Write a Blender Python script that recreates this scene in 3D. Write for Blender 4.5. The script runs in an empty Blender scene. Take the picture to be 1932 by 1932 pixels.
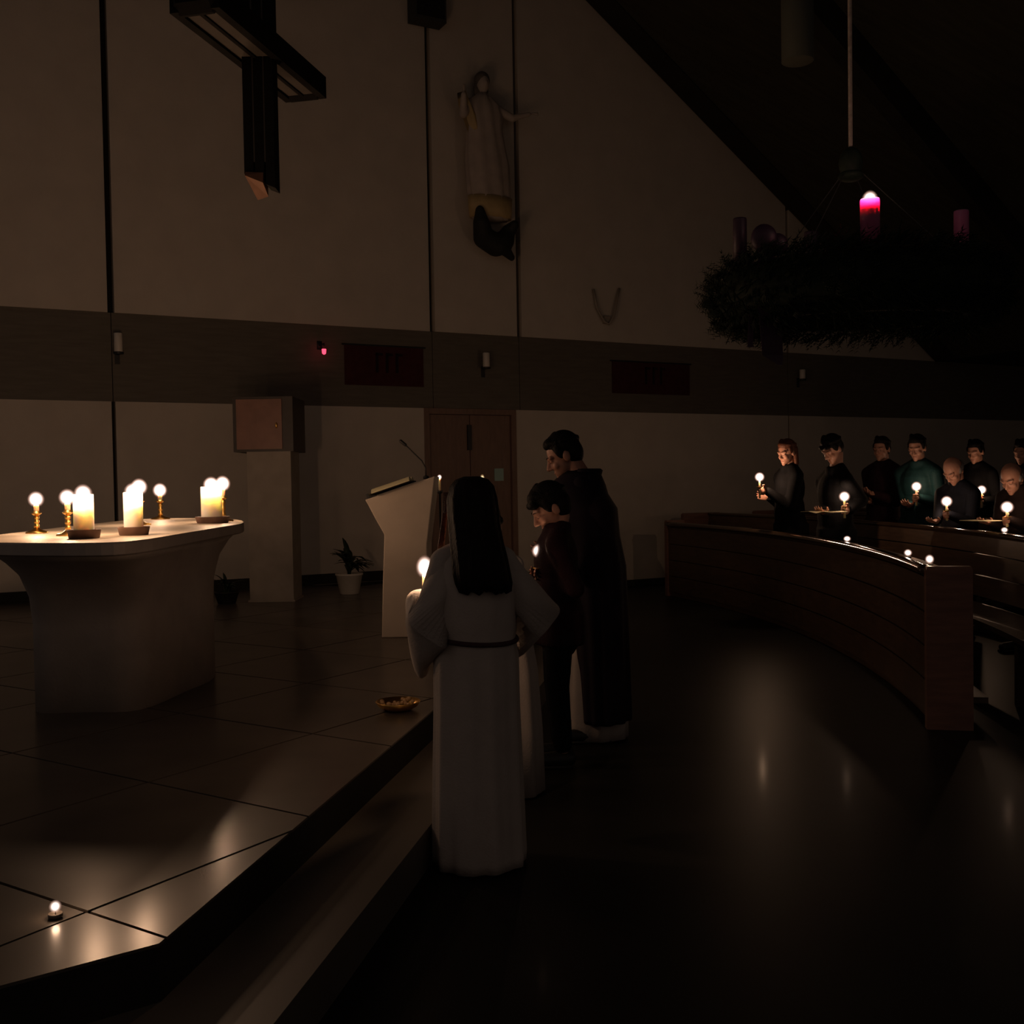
import bpy, bmesh, math, random
from mathutils import Vector, Matrix, Euler

R = math.radians
random.seed(7)
SC = bpy.context.scene
COL = SC.collection

# ------------------------------------------------------------------ camera, world, exposure
cam_d = bpy.data.cameras.new('camera')
cam = bpy.data.objects.new('camera', cam_d)
COL.objects.link(cam)
cam_d.sensor_width = 36.0
cam_d.sensor_height = 36.0
cam_d.lens = 36.0 * 2000.0 / 1932.0
cam_d.clip_start = 0.05
cam_d.clip_end = 120
PITCH, ROLL = math.atan(54 / 2000), math.atan(0.017)
cam.matrix_world = (Matrix.Translation((0, 0, 1.45)) @ Matrix.Rotation(R(90) - PITCH, 4, 'X')
                    @ Matrix.Rotation(-ROLL, 4, 'Z'))
SC.camera = cam

world = bpy.data.worlds.new('world')
SC.world = world
world.use_nodes = True
world.node_tree.nodes['Background'].inputs[0].default_value = (1.0, 0.77, 0.66, 1)
world.node_tree.nodes['Background'].inputs[1].default_value = 0.060

vs = SC.view_settings
SC.display_settings.display_device = 'sRGB'
vs.view_transform = 'Standard'
vs.look = 'None'
vs.gamma = 1.0
vs.use_curve_mapping = False
vs.exposure = 0.0
SC.cycles.use_denoising = True
SC.cycles.max_bounces = 8
SC.cycles.diffuse_bounces = 4
SC.cycles.transparent_max_bounces = 24
SC.cycles.sample_clamp_indirect = 3.0
SC.cycles.blur_glossy = 0.5
SC.cycles.caustics_reflective = False
SC.cycles.caustics_refractive = False

FLAME_COL = (1.0, 0.60, 0.36)
P_PILLAR, P_TAPER, P_HELD, P_FAR = 9.4, 4.7, 3.8, 1.5     # watts of one candle flame


# ------------------------------------------------------------------ materials
def mat(name, col, rough=0.6, spec=0.4, noise=0.12, nscale=6.0, bump=0.0, bscale=40.0, metal=0.0,
        sss=0.0, sss_r=(1, .55, .3), sss_s=0.02, stretch=None, coat=0.0, col2=None, trans=0.0):
    m = bpy.data.materials.new(name)
    m.use_nodes = True
    nt = m.node_tree
    b = nt.nodes['Principled BSDF']
    b.inputs['Roughness'].default_value = rough
    b.inputs['Specular IOR Level'].default_value = spec
    b.inputs['Metallic'].default_value = metal
    if sss:
        b.inputs['Subsurface Weight'].default_value = sss
        b.inputs['Subsurface Radius'].default_value = sss_r
        b.inputs['Subsurface Scale'].default_value = sss_s
    if coat:
        b.inputs['Coat Weight'].default_value = coat
        b.inputs['Coat Roughness'].default_value = 0.12
    if trans:
        b.inputs['Transmission Weight'].default_value = trans
    tc = nt.nodes.new('ShaderNodeTexCoord')
    mp = nt.nodes.new('ShaderNodeMapping')
    if stretch:
        mp.inputs['Scale'].default_value = stretch
    nt.links.new(tc.outputs['Object'], mp.inputs['Vector'])
    nz = nt.nodes.new('ShaderNodeTexNoise')
    nz.inputs['Scale'].default_value = nscale
    nz.inputs['Detail'].default_value = 4
    nt.links.new(mp.outputs['Vector'], nz.inputs['Vector'])
    rp = nt.nodes.new('ShaderNodeValToRGB')
    c2 = col2 or [c * (1 - noise) for c in col]
    c1 = [min(1, c * (1 + noise)) for c in col]
    rp.color_ramp.elements[0].position = 0.3
    rp.color_ramp.elements[1].position = 0.7
    rp.color_ramp.elements[0].color = (*c2, 1)
    rp.color_ramp.elements[1].color = (*c1, 1)
    nt.links.new(nz.outputs['Fac'], rp.inputs['Fac'])
    nt.links.new(rp.outputs['Color'], b.inputs['Base Color'])
    if bump:
        n2 = nt.nodes.new('ShaderNodeTexNoise')
        n2.inputs['Scale'].default_value = bscale
        nt.links.new(mp.outputs['Vector'], n2.inputs['Vector'])
        bp = nt.nodes.new('ShaderNodeBump')
        bp.inputs['Strength'].default_value = bump
        bp.inputs['Distance'].default_value = 0.01
        nt.links.new(n2.outputs['Fac'], bp.inputs['Height'])
        nt.links.new(bp.outputs['Normal'], b.inputs['Normal'])
    return m


def polished(name, col, r1, r2, fac, spec, noise=0.15, nscale=2.5, ior=1.5):
    """Polished stone: a dull body with a sharp and a broad reflection lobe."""
    m = mat(name, col, rough=r1, spec=spec, noise=noise, nscale=nscale)
    nt = m.node_tree
    b1 = nt.nodes['Principled BSDF']
    b2 = nt.nodes.new('ShaderNodeBsdfPrincipled')
    b2.inputs['Roughness'].default_value = r2
    b2.inputs['Specular IOR Level'].default_value = spec
    nt.links.new(b1.inputs['Base Color'].links[0].from_socket, b2.inputs['Base Color'])
    mx = nt.nodes.new('ShaderNodeMixShader')
    mx.inputs[0].default_value = fac
    nt.links.new(b1.outputs[0], mx.inputs[1])
    nt.links.new(b2.outputs[0], mx.inputs[2])
    nt.links.new(mx.outputs[0], nt.nodes['Material Output'].inputs['Surface'])
    return m


def emit(name, col, strength):
    m = bpy.data.materials.new(name)
    m.use_nodes = True
    nt = m.node_tree
    nt.nodes.remove(nt.nodes['Principled BSDF'])
    e = nt.nodes.new('ShaderNodeEmission')
    e.inputs[0].default_value = (*col, 1)
    e.inputs[1].default_value = strength
    nt.links.new(e.outputs[0], nt.nodes['Material Output'].inputs['Surface'])
    return m


def flame_mat(name, gain, inner, outer):
    """A flame enlarged to take in its bloom: emission density fades from core to rim."""
    m = bpy.data.materials.new(name)
    m.use_nodes = True
    nt = m.node_tree
    nt.nodes.remove(nt.nodes['Principled BSDF'])
    tc = nt.nodes.new('ShaderNodeTexCoord')
    mp = nt.nodes.new('ShaderNodeMapping')
    mp.inputs['Location'].default_value = (-1, -1, -1)
    mp.inputs['Scale'].default_value = (2, 2, 2)
    gr = nt.nodes.new('ShaderNodeTexGradient')
    gr.gradient_type = 'SPHERICAL'
    pw = nt.nodes.new('ShaderNodeMath')
    pw.operation = 'POWER'
    pw.inputs[1].default_value = 2.6
    ml = nt.nodes.new('ShaderNodeMath')
    ml.operation = 'MULTIPLY'
    ml.inputs[1].default_value = gain
    rp = nt.nodes.new('ShaderNodeValToRGB')
    rp.color_ramp.elements[0].position = 0.05
    rp.color_ramp.elements[1].position = 0.55
    rp.color_ramp.elements[0].color = (*outer, 1)
    rp.color_ramp.elements[1].color = (*inner, 1)
    em = nt.nodes.new('ShaderNodeEmission')
    nt.links.new(tc.outputs['Generated'], mp.inputs['Vector'])
    nt.links.new(mp.outputs['Vector'], gr.inputs['Vector'])
    nt.links.new(gr.outputs['Fac'], pw.inputs[0])
    nt.links.new(pw.outputs[0], ml.inputs[0])
    nt.links.new(gr.outputs['Fac'], rp.inputs['Fac'])
    nt.links.new(rp.outputs['Color'], em.inputs['Color'])
    nt.links.new(ml.outputs[0], em.inputs['Strength'])
    nt.links.new(em.outputs[0], nt.nodes['Material Output'].inputs['Volume'])
    return m


M = {}
M['plaster'] = mat('cream_plaster', (0.56, 0.49, 0.41), 0.9, 0.2, 0.05, 3, 0.15, 30)
M['groove'] = mat('dark_joint_gap', (0.02, 0.018, 0.015), 0.9, 0.1)  # dark backing colour of the wall joints
M['band'] = mat('dark_wood_band', (0.135, 0.115, 0.09), 0.6, 0.3, 0.12, 3, stretch=(1, 1, 9))
M['roof'] = mat('dark_roof_boards', (0.050, 0.045, 0.030), 0.8, 0.2, 0.2, 2, stretch=(1, 8, 1))
M['beam'] = mat('dark_roof_beam', (0.028, 0.024, 0.017), 0.8, 0.2, 0.2, 3)
M['door'] = mat('brown_door_veneer', (0.20, 0.12, 0.085), 0.5, 0.4, 0.12, 5, stretch=(6, 6, 1))
M['floor'] = polished('dark_stone_floor', (0.018, 0.017, 0.015), 0.12, 0.40, 0.972, 0.045)
M['tile'] = polished('brown_stone_slab', (0.075, 0.060, 0.046), 0.19, 0.40, 0.60, 0.60, 0.22, 3)
M['tile_gap'] = mat('slab_joint', (0.02, 0.018, 0.015), 0.8, 0.2)
M['step'] = polished('brown_stone_step', (0.11, 0.092, 0.073), 0.3, 0.5, 0.5, 0.4)
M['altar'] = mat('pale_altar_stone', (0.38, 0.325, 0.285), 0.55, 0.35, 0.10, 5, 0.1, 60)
M['altar_top'] = mat('altar_stone_lit_top', (0.62, 0.53, 0.41), 0.5, 0.35, 0.08, 4)  # lighter copy of the altar stone: candlelight put into the colour
M['wax'] = mat('ivory_wax', (0.92, 0.88, 0.78), 0.5, 0.4, 0.03, 8, sss=1.0, sss_r=(1.0, .80, .55), sss_s=0.09)
M['taper_wax'] = mat('honey_wax', (0.86, 0.70, 0.42), 0.5, 0.4, 0.03, 8, sss=0.8, sss_r=(1.0, .5, .2), sss_s=0.03)
M['violet_wax'] = mat('violet_wax', (0.42, 0.11, 0.23), 0.5, 0.4, 0.05, 8, sss=1.0, sss_r=(1.0, .40, .60), sss_s=0.06)
M['dark_wax'] = mat('dark_violet_wax', (0.035, 0.012, 0.028), 0.5, 0.4, 0.05, 8)
M['wick'] = mat('burnt_wick', (0.01, 0.009, 0.008), 0.9, 0.1)
M['brass'] = mat('polished_brass', (0.78, 0.46, 0.13), 0.34, 0.5, 0.08, 10, metal=1.0)
M['dish'] = mat('brown_clay_dish', (0.16, 0.09, 0.065), 0.6, 0.35, 0.2, 20)
M['flame'] = flame_mat('flame_with_bloom', 420.0, (1.0, 0.93, 0.84), (1.0, 0.45, 0.30))
M['flame_warm'] = flame_mat('small_flame_with_bloom', 240.0, (1.0, 0.80, 0.45), (1.0, 0.42, 0.12))
M['alb'] = mat('white_alb_linen', (0.43, 0.37, 0.325), 0.85, 0.15, 0.05, 10, 0.2, 120)
M['cope'] = mat('violet_black_cope', (0.016, 0.010, 0.016), 0.8, 0.15, 0.25, 8)
M['skin'] = mat('skin', (0.42, 0.215, 0.15), 0.5, 0.4, 0.08, 10, sss=0.15, sss_s=0.01)
M['hair_dark'] = mat('dark_brown_hair', (0.010, 0.007, 0.006), 0.6, 0.12, 0.35, 60, 0.5, 200, stretch=(1, 1, .08))
M['hair_black'] = mat('black_hair', (0.006, 0.005, 0.005), 0.6, 0.12, 0.3, 50, 0.5, 150)
M['hair_red'] = mat('auburn_hair', (0.10, 0.035, 0.018), 0.5, 0.3, 0.3, 50, 0.5, 150)
M['hair_grey'] = mat('grey_hair', (0.16, 0.14, 0.13), 0.55, 0.3, 0.3, 50, 0.5, 150)
M['lash'] = mat('dark_lashes', (0.012, 0.008, 0.007), 0.7, 0.2)
M['lip'] = mat('lips', (0.42, 0.17, 0.14), 0.5, 0.4)
M['cloth_black'] = mat('black_wool', (0.006, 0.006, 0.007), 0.9, 0.1, 0.3, 12, 0.3, 150)
M['cloth_plum'] = mat('plum_jacket', (0.019, 0.006, 0.009), 0.85, 0.15, 0.25, 12, 0.3, 150)
M['cloth_teal'] = mat('teal_jacket', (0.010, 0.045, 0.048), 0.7, 0.3, 0.2, 12, 0.3, 150)
M['cloth_navy'] = mat('navy_coat', (0.006, 0.007, 0.012), 0.85, 0.15, 0.25, 12, 0.3, 150)
M['cloth_brown'] = mat('brown_coat', (0.014, 0.008, 0.007), 0.85, 0.15, 0.25, 12, 0.3, 150)
M['cincture'] = mat('dark_cord_belt', (0.06, 0.028, 0.03), 0.8, 0.2, 0.3, 60)
M['pew'] = mat('varnished_oak', (0.075, 0.043, 0.026), 0.40, 0.4, 0.25, 5, stretch=(1, 1, 8))
M['pew_rail'] = mat('glossy_oak_rail', (0.05, 0.03, 0.018), 0.10, 0.6, 0.25, 5)
M['pew_end'] = mat('reddish_oak_end_lit', (0.17, 0.085, 0.06), 0.45, 0.4, 0.2, 5, stretch=(1, 1, 6))  # lighter than the other oak: candlelight on the ends put into the colour
M['paper'] = mat('cream_paper', (0.74, 0.66, 0.40), 0.8, 0.2, 0.03)
M['paper_white'] = mat('white_paper', (0.72, 0.68, 0.62), 0.8, 0.2, 0.03)
M['lectern'] = mat('pale_lectern_stone', (0.56, 0.46, 0.36), 0.65, 0.3, 0.07, 5)
M['iron'] = mat('blackened_iron', (0.018, 0.017, 0.016), 0.5, 0.4, 0.2, 10)
M['cross_dark'] = mat('dark_cross_wood', (0.010, 0.009, 0.008), 0.8, 0.1, 0.25, 6, stretch=(1, 1, 8))
M['cross_pale'] = mat('pale_cross_inlay', (0.085, 0.072, 0.062), 0.7, 0.2, 0.1, 8)
M['cross_end'] = mat('candlelit_orange_wood', (0.19, 0.085, 0.042), 0.6, 0.3, 0.15, 12)  # orange of candlelight from below put into the colour
M['statue'] = mat('carved_limewood', (0.43, 0.355, 0.30), 0.7, 0.3, 0.08, 7)
M['statue_gold'] = mat('faded_gilding', (0.50, 0.36, 0.17), 0.5, 0.4, 0.1, 9)
M['statue_dark'] = mat('dark_carved_wood', (0.022, 0.021, 0.018), 0.7, 0.3, 0.3, 9)
M['statue_hair'] = mat('dark_painted_hair', (0.12, 0.10, 0.08), 0.7, 0.3, 0.2, 9)
M['banner'] = mat('dark_red_cloth', (0.062, 0.018, 0.018), 0.9, 0.1, 0.15, 12)
M['banner_mark'] = mat('black_applique', (0.02, 0.012, 0.012), 0.9, 0.1)
M['white_glaze'] = mat('white_glazed_clay', (0.66, 0.60, 0.52), 0.4, 0.5, 0.04)
M['leaf'] = mat('dark_green_leaf', (0.020, 0.032, 0.012), 0.5, 0.4, 0.3, 15)
M['fir'] = mat('fir_needles', (0.010, 0.016, 0.008), 0.7, 0.2, 0.4, 20)
M['ribbon'] = mat('violet_ribbon', (0.035, 0.012, 0.030), 0.5, 0.4, 0.2, 10)
M['rope'] = mat('pale_rope', (0.30, 0.25, 0.20), 0.85, 0.2, 0.2, 60)
M['tab_front'] = mat('copper_red_door', (0.24, 0.115, 0.075), 0.45, 0.5, 0.12, 7)
M['tab_side'] = mat('dark_bronze', (0.045, 0.032, 0.022), 0.5, 0.5, 0.2, 8)
M['stele'] = mat('grey_brown_stone', (0.33, 0.28, 0.225), 0.75, 0.25, 0.12, 5)
M['red_glow'] = emit('red_lamp_glow', (1.0, 0.06, 0.12), 2.2)
M['red_glass'] = mat('red_glass', (0.35, 0.01, 0.02), 0.15, 0.5, trans=0.6)
M['card'] = mat('pale_green_card', (0.36, 0.52, 0.46), 0.7, 0.3, 0.03)
M['shade'] = mat('pale_lamp_shade', (0.10, 0.10, 0.075), 0.7, 0.3, 0.05)
M['speaker'] = mat('black_speaker_cloth', (0.06, 0.058, 0.05), 0.9, 0.1, 0.2, 40)


# ------------------------------------------------------------------ mesh builder
class MB:
    def __init__(s):
        s.v, s.f, s.mi = [], [], []
        s.cur = 0

    def add(s, vs, fs):
        o = len(s.v)
        s.v += [tuple(p) for p in vs]
        s.f += [tuple(i + o for i in f) for f in fs]
        s.mi += [s.cur] * len(fs)
        return s

    def box(s, c, d, rot=None, taper=1.0):
        x, y, z = d[0] / 2, d[1] / 2, d[2] / 2
        vs = [Vector((sx * x * (taper if sz > 0 else 1), sy * y * (taper if sz > 0 else 1), sz * z))
              for sz in (-1, 1) for sy in (-1, 1) for sx in (-1, 1)]
        if rot is not None:
            vs = [rot @ p for p in vs]
        c = Vector(c)
        return s.add([p + c for p in vs], [(0, 2, 3, 1), (4, 5, 7, 6), (0, 1, 5, 4), (2, 6, 7, 3), (0, 4, 6, 2), (1, 3, 7, 5)])

    def prism(s, poly, z0, z1, bev=0.0):
        """polygon in xy extruded along z"""
        area = sum(poly[i][0] * poly[(i + 1) % len(poly)][1] - poly[(i + 1) % len(poly)][0] * poly[i][1] for i in range(len(poly)))
        if area < 0:
            poly = poly[::-1]
        n = len(poly)
        vs = [(p[0], p[1], z0) for p in poly] + [(p[0], p[1], z1) for p in poly]
        fs = [tuple(range(n - 1, -1, -1)), tuple(range(n, 2 * n))] + [(i, (i + 1) % n, n + (i + 1) % n, n + i) for i in range(n)]
        return s.add(vs, fs)

    def loft(s, rings, cap0=True, cap1=True, closed=True):
        n = len(rings[0])
        vs = [p for r in rings for p in r]
        fs = []
        for k in range(len(rings) - 1):
            for i in range(n if closed else n - 1):
                j = (i + 1) % n
                fs.append((k * n + i, k * n + j, (k + 1) * n + j, (k + 1) * n + i))
        if cap0:
            fs.append(tuple(range(n - 1, -1, -1)))
        if cap1:
            fs.append(tuple((len(rings) - 1) * n + i for i in range(n)))
        return s.add(vs, fs)

    def lathe(s, prof, c=(0, 0, 0), n=20, axis=None):
        rings = []
        for r, z in prof:
            rings.append([Vector((r * math.cos(2 * math.pi * i / n), r * math.sin(2 * math.pi * i / n), z)) for i in range(n)])
        if axis is not None:
            q = Vector((0, 0, 1)).rotation_difference(Vector(axis))
            rings = [[q @ p for p in r] for r in rings]
        c = Vector(c)
        return s.loft([[p + c for p in r] for r in rings])

    def tube(s, pts, rad, n=10):
        pts = [Vector(p) for p in pts]
        rings = []
        up = None
        for i, p in enumerate(pts):
            t = (pts[min(i + 1, len(pts) - 1)] - pts[max(i - 1, 0)]).normalized()
            if up is None:
                up = Vector((0, 0, 1)) if abs(t.z) < .9 else Vector((1, 0, 0))
            a = t.cross(up).normalized()
            b = a.cross(t).normalized()
            up = b
            r = rad[i] if isinstance(rad, (list, tuple)) else rad
            rings.append([p + (a * math.cos(2 * math.pi * k / n) - b * math.sin(2 * math.pi * k / n)) * r for k in range(n)])
        rings = [r[::-1] for r in rings]
        return s.loft(rings)

    def ell(s, c, r, rot=None, nu=16, nv=10):
        vs = [Vector((0, 0, -r[2]))]
        for j in range(1, nv):
            a = math.pi * j / nv - math.pi / 2
            for i in range(nu):
                b = 2 * math.pi * i / nu
                vs.append(Vector((r[0] * math.cos(a) * math.cos(b), r[1] * math.cos(a) * math.sin(b), r[2] * math.sin(a))))
        vs.append(Vector((0, 0, r[2])))
        fs = [(0, 1 + (i + 1) % nu, 1 + i) for i in range(nu)]
        for j in range(nv - 2):
            for i in range(nu):
                a, b = 1 + j * nu + i, 1 + j * nu + (i + 1) % nu
                fs.append((a, b, b + nu, a + nu))
        t = len(vs) - 1
        fs += [(t, 1 + (nv - 2) * nu + i, 1 + (nv - 2) * nu + (i + 1) % nu) for i in range(nu)]
        if rot is not None:
            vs = [rot @ p for p in vs]
        c = Vector(c)
        return s.add([p + c for p in vs], fs)

    def cap(s, p0, r0, p1, r1, n=14):
        """tapered capsule"""
        p0, p1 = Vector(p0), Vector(p1)
        ax = p1 - p0
        L = ax.length
        q = Vector((0, 0, 1)).rotation_difference(ax.normalized()) if L > 1e-6 else Vector((0, 0, 1)).rotation_difference(Vector((0, 0, 1)))
        prof = []
        for k in range(0, 5):
            a = -math.pi / 2 + k * math.pi / 8
            prof.append((max(1e-4, r0 * math.cos(a)), r0 * math.sin(a)))
        for k in range(1, 5):
            a = k * math.pi / 8
            prof.append((max(1e-4, r1 * math.cos(a)), L + r1 * math.sin(a)))
        if L > 1e-6:
            prof.insert(5, (r1, L))
        rings = [[p0 + q @ Vector((r * math.cos(2 * math.pi * i / n), r * math.sin(2 * math.pi * i / n), z)) for i in range(n)] for r, z in prof]
        return s.loft(rings)

    def mesh(s, name, mats, smooth=False):
        me = bpy.data.meshes.new(name)
        me.from_pydata(s.v, [], s.f)
        for m in (mats if isinstance(mats, (list, tuple)) else [mats]):
            me.materials.append(m)
        for i, p in enumerate(me.polygons):
            p.use_smooth = smooth
            p.material_index = s.mi[i]
        me.update()
        return me

    def build(s, name, mats, parent=None, smooth=False, loc=None):
        o = bpy.data.objects.new(name, s.mesh(name, mats, smooth))
        COL.objects.link(o)
        if parent is not None:
            o.parent = parent
        if loc is not None:
            o.location = loc
        return o


def baked_union(mb, name, m, parent, voxel, it=4, fac=0.5):
    """Fuse overlapping closed shells into ONE continuous skin."""
    tmp = mb.build('tmp_union', m)
    a = tmp.modifiers.new('r', 'REMESH')
    a.mode = 'VOXEL'
    a.voxel_size = voxel
    a.use_smooth_shade = True
    b = tmp.modifiers.new('s', 'SMOOTH')
    b.iterations = it
    b.factor = fac
    dg = bpy.context.evaluated_depsgraph_get()
    dg.update()
    me = bpy.data.meshes.new_from_object(tmp.evaluated_get(dg))
    me.name = name
    old = tmp.data
    bpy.data.objects.remove(tmp)
    bpy.data.meshes.remove(old)
    if not me.materials:
        me.materials.append(m)
    for p in me.polygons:
        p.use_smooth = True
    o = bpy.data.objects.new(name, me)
    COL.objects.link(o)
    o.parent = parent
    return o


def tag(o, label=None, cat=None, group=None, kind=None):
    if label: o['label'] = label
    if cat: o['category'] = cat
    if group: o['group'] = group
    if kind: o['kind'] = kind
    return o


def thing(name, label, cat, loc=(0, 0, 0), rz=0.0, group=None, kind=None):
    o = bpy.data.objects.new(name, None)
    o.empty_display_size = 0.1
    COL.objects.link(o)
    o.location = loc
    o.rotation_euler = (0, 0, rz)
    return tag(o, label, cat, group, kind)


def glow(loc, watts, parent, radius=0.012, col=FLAME_COL):
    l = bpy.data.lights.new('flame_light', 'POINT')
    l.energy = watts
    l.color = col
    l.shadow_soft_size = radius
    o = bpy.data.objects.new('flame_light', l)
    COL.objects.link(o)
    o.parent = parent
    o.location = loc
    return o


# ------------------------------------------------------------------ the wall and the room
WU = Vector((0.87641, 0.48157, 0))       # along the wall
WN = Vector((0.48157, -0.87641, 0))      # out of the wall, towards the nave
W0 = Vector((0, 13.725, 0))
WROT = math.atan2(WU.y, WU.x)


def wp(u, z, off=0.0):
    return W0 + WU * u + WN * off + Vector((0, 0, z))


def wall_slab(poly, f0, f1):
    """polygon (u, z) -> slab; local x = u, local y = into the wall, z up"""
    mb = MB()
    n = len(poly)
    area = sum(poly[i][0] * poly[(i + 1) % n][1] - poly[(i + 1) % n][0] * poly[i][1] for i in range(n))
    if area < 0:
        poly = poly[::-1]
    vs = [(p[0], -f1, p[1]) for p in poly] + [(p[0], -f0, p[1]) for p in poly]
    fs = [tuple(range(n)), tuple(range(2 * n - 1, n - 1, -1))] + [((i + 1) % n, i, n + i, n + (i + 1) % n) for i in range(n)]
    return mb.add(vs, fs)


def gable(u):
    return min(9.6, 8.721 - 0.668 * u)


ROOM_L, ROOM_R = -8.5, 15.5
UG = (8.721 - 9.6) / 0.668
wall = wall_slab([(ROOM_L, -0.1), (ROOM_R, -0.1), (ROOM_R, 3.35), (8.04, 3.35), (UG, 9.6), (ROOM_L, 9.6)], -0.5, -0.12).build('wall_back', M['groove'])
wall.location = W0
wall.rotation_euler = (0, 0, WROT)
tag(wall, kind='structure')
JOINTS = [ROOM_L, -4.85, -1.08, 0.156, 4.80, ROOM_R]
JW = 0.035
for i in range(5):                        # upper cream panels between the dark joints
    a, b = JOINTS[i] + JW, JOINTS[i + 1] - JW
    if i == 4:
        poly = [(a, 3.35), (8.04, 3.35), (a, gable(a))]
    else:
        poly = [(a, 3.35), (b, 3.35), (b, gable(b))]
        if a < UG < b:
            poly.append((UG, 9.6))
        poly.append((a, gable(a)))
    wall_slab(poly, -0.12, 0.0).build('panel', M['plaster'], wall)
for i in range(5):                        # dark timber band
    a, b = JOINTS[i] + (0.004 if i else 0), JOINTS[i + 1] - 0.004
    wall_slab([(a, 2.40), (b, 2.40), (b, 3.35), (a, 3.35)], -0.12, -0.02).build('band_panel', M['band'], wall)
for a, b in ((ROOM_L, -4.85 - .02), (-4.85 + .02, -1.22), (0.08, 4.80 - .02), (4.80 + .02, ROOM_R)):
    wall_slab([(a, 0), (b, 0), (b, 2.40), (a, 2.40)], -0.12, 0.0).build('panel', M['plaster'], wall)

# double door
dr = bpy.data.objects.new('door_1', None)
COL.objects.link(dr)
dr.location = W0
dr.rotation_euler = (0, 0, WROT)
tag(dr, kind='structure')
wall_slab([(-1.22, 0), (-1.15, 0), (-1.15, 2.40), (-1.22, 2.40)], -0.12, 0.01).build('frame', M['door'], dr)
wall_slab([(0.01, 0), (0.08, 0), (0.08, 2.40), (0.01, 2.40)], -0.12, 0.01).build('frame', M['door'], dr)
wall_slab([(-1.15, 2.33), (0.01, 2.33), (0.01, 2.40), (-1.15, 2.40)], -0.12, 0.01).build('frame', M['door'], dr)
wall_slab([(-1.145, 0.3), (-0.580, 0.3), (-0.580, 2.325), (-1.145, 2.325)], -0.1, -0.03).build('leaf', M['door'], dr)
wall_slab([(-0.570, 0.3), (0.005, 0.3), (0.005, 2.325), (-0.570, 2.325)], -0.1, -0.03).build('leaf', M['door'], dr)
wall_slab([(-0.615, 1.88), (-0.560, 1.88), (-0.560, 2.20), (-0.615, 2.20)], -0.03, -0.005).build('bolt_plate', M['iron'], dr)
hb = MB(); hb.tube([(-0.64, 0.03, 1.33), (-0.64, -0.03, 1.33), (-0.75, -0.03, 1.33)], 0.011, 8)
hb.build('handle', M['brass'], dr, True)
tag(MB().box((0, 0, 0), (0.13, 0.012, 0.16)).build('notice_card', M['card'], loc=wp(-0.17, 1.565, -0.022)),
    'small pale green card fixed on the right leaf of the brown double door', 'sign')
bpy.data.objects['notice_card'].rotation_euler = (0, 0, WROT)

bb = wall_slab([(0.08, 0.0), (ROOM_R, 0.0), (ROOM_R, 0.09), (0.08, 0.09)], 0.0, 0.02).build('baseboard_back', M['beam'])
bb.location = W0; bb.rotation_euler = (0, 0, WROT); tag(bb, kind='structure')
bb = wall_slab([(ROOM_L, 0.3), (-1.22, 0.3), (-1.22, 0.42), (ROOM_L, 0.42)], 0.0, 0.02).build('baseboard_left', M['beam'])
bb.location = W0; bb.rotation_euler = (0, 0, WROT); tag(bb, kind='structure')

# roof: follows the gable line and runs out over the nave
DEPTH = 15.0
mb = MB()
for (ua, za), (ub, zb) in (((UG, 9.6), (8.04, 3.35)), ((ROOM_L, 9.6), (UG, 9.6)), ((8.04, 3.35), (ROOM_R, 3.35))):
    p = [wp(ua, za, -0.5), wp(ub, zb, -0.5), wp(ub, zb, DEPTH), wp(ua, za, DEPTH)]
    up = (p[1] - p[0]).cross(p[3] - p[0]).normalized()
    if up.z < 0: up = -up
    vs_ = p + [q + up * 0.2 for q in p]
    mb.add(vs_, [(0, 1, 2, 3), (7, 6, 5, 4), (0, 4, 5, 1), (1, 5, 6, 2), (2, 6, 7, 3), (3, 7, 4, 0)])
tag(mb.build('ceiling', M['roof']), kind='structure')
# verge beam under the roof, along the gable
mb = MB()
s_dir = (wp(8.04, 3.35) - wp(UG, 9.6)).normalized()
s_nor = s_dir.cross(WN).normalized()
if s_nor.z > 0: s_nor = -s_nor
a0, a1 = wp(UG, 9.6), wp(8.04, 3.35)
rings = []
for q in (a0, a1):
    rings.append([q + WN * 0.02, q + WN * 0.42, q + WN * 0.42 + s_nor * 0.02, q + WN * 0.02 + s_nor * 0.02])
mb.loft(rings)
tag(mb.build('trim_1', M['beam']), kind='structure')
mb = MB()
for k in range(1, 6):                     # rafters further out
    o_ = 0.42 + k * 2.4
    rings = [[q + WN * o_, q + WN * (o_ + .22), q + WN * (o_ + .22) + s_nor * .34, q + WN * o_ + s_nor * .34] for q in (a0, a1)]
    m1 = MB(); m1.loft(rings)
    tag(m1.build('trim_%d' % (k + 1), M['beam']), kind='structure')
w = MB()
q0, q1 = wp(ROOM_R, 0, 0), wp(ROOM_R, 0, DEPTH)
w.loft([[q0, q1, q1 + Vector((0, 0, 3.35)), q0 + Vector((0, 0, 3.35))], [p + WU * .3 for p in (q0, q1, q1 + Vector((0, 0, 3.35)), q0 + Vector((0, 0, 3.35)))]])
tag(w.build('wall_right', M['plaster']), kind='structure')

# floors
fl = MB(); fl.box((3, 6, -0.1), (34, 34, 0.2))
tag(fl.build('floor', M['floor']), kind='structure')
E1, E2, E3 = Vector((-1.212, 2.440)), Vector((-0.913, 2.656)), Vector((-0.434, 5.318))
dA = (E1 - E2).normalized(); dB = (E3 - E2).normalized()
far_ = E2 + dB * 12.2
PLAT = [E2, far_, Vector((far_.x - 2.2, far_.y + 0.1)), Vector((-7.2, 10.0)), Vector((-7.2, E1.y + dA.y / dA.x * (-7.2 - E1.x)))]
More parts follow.
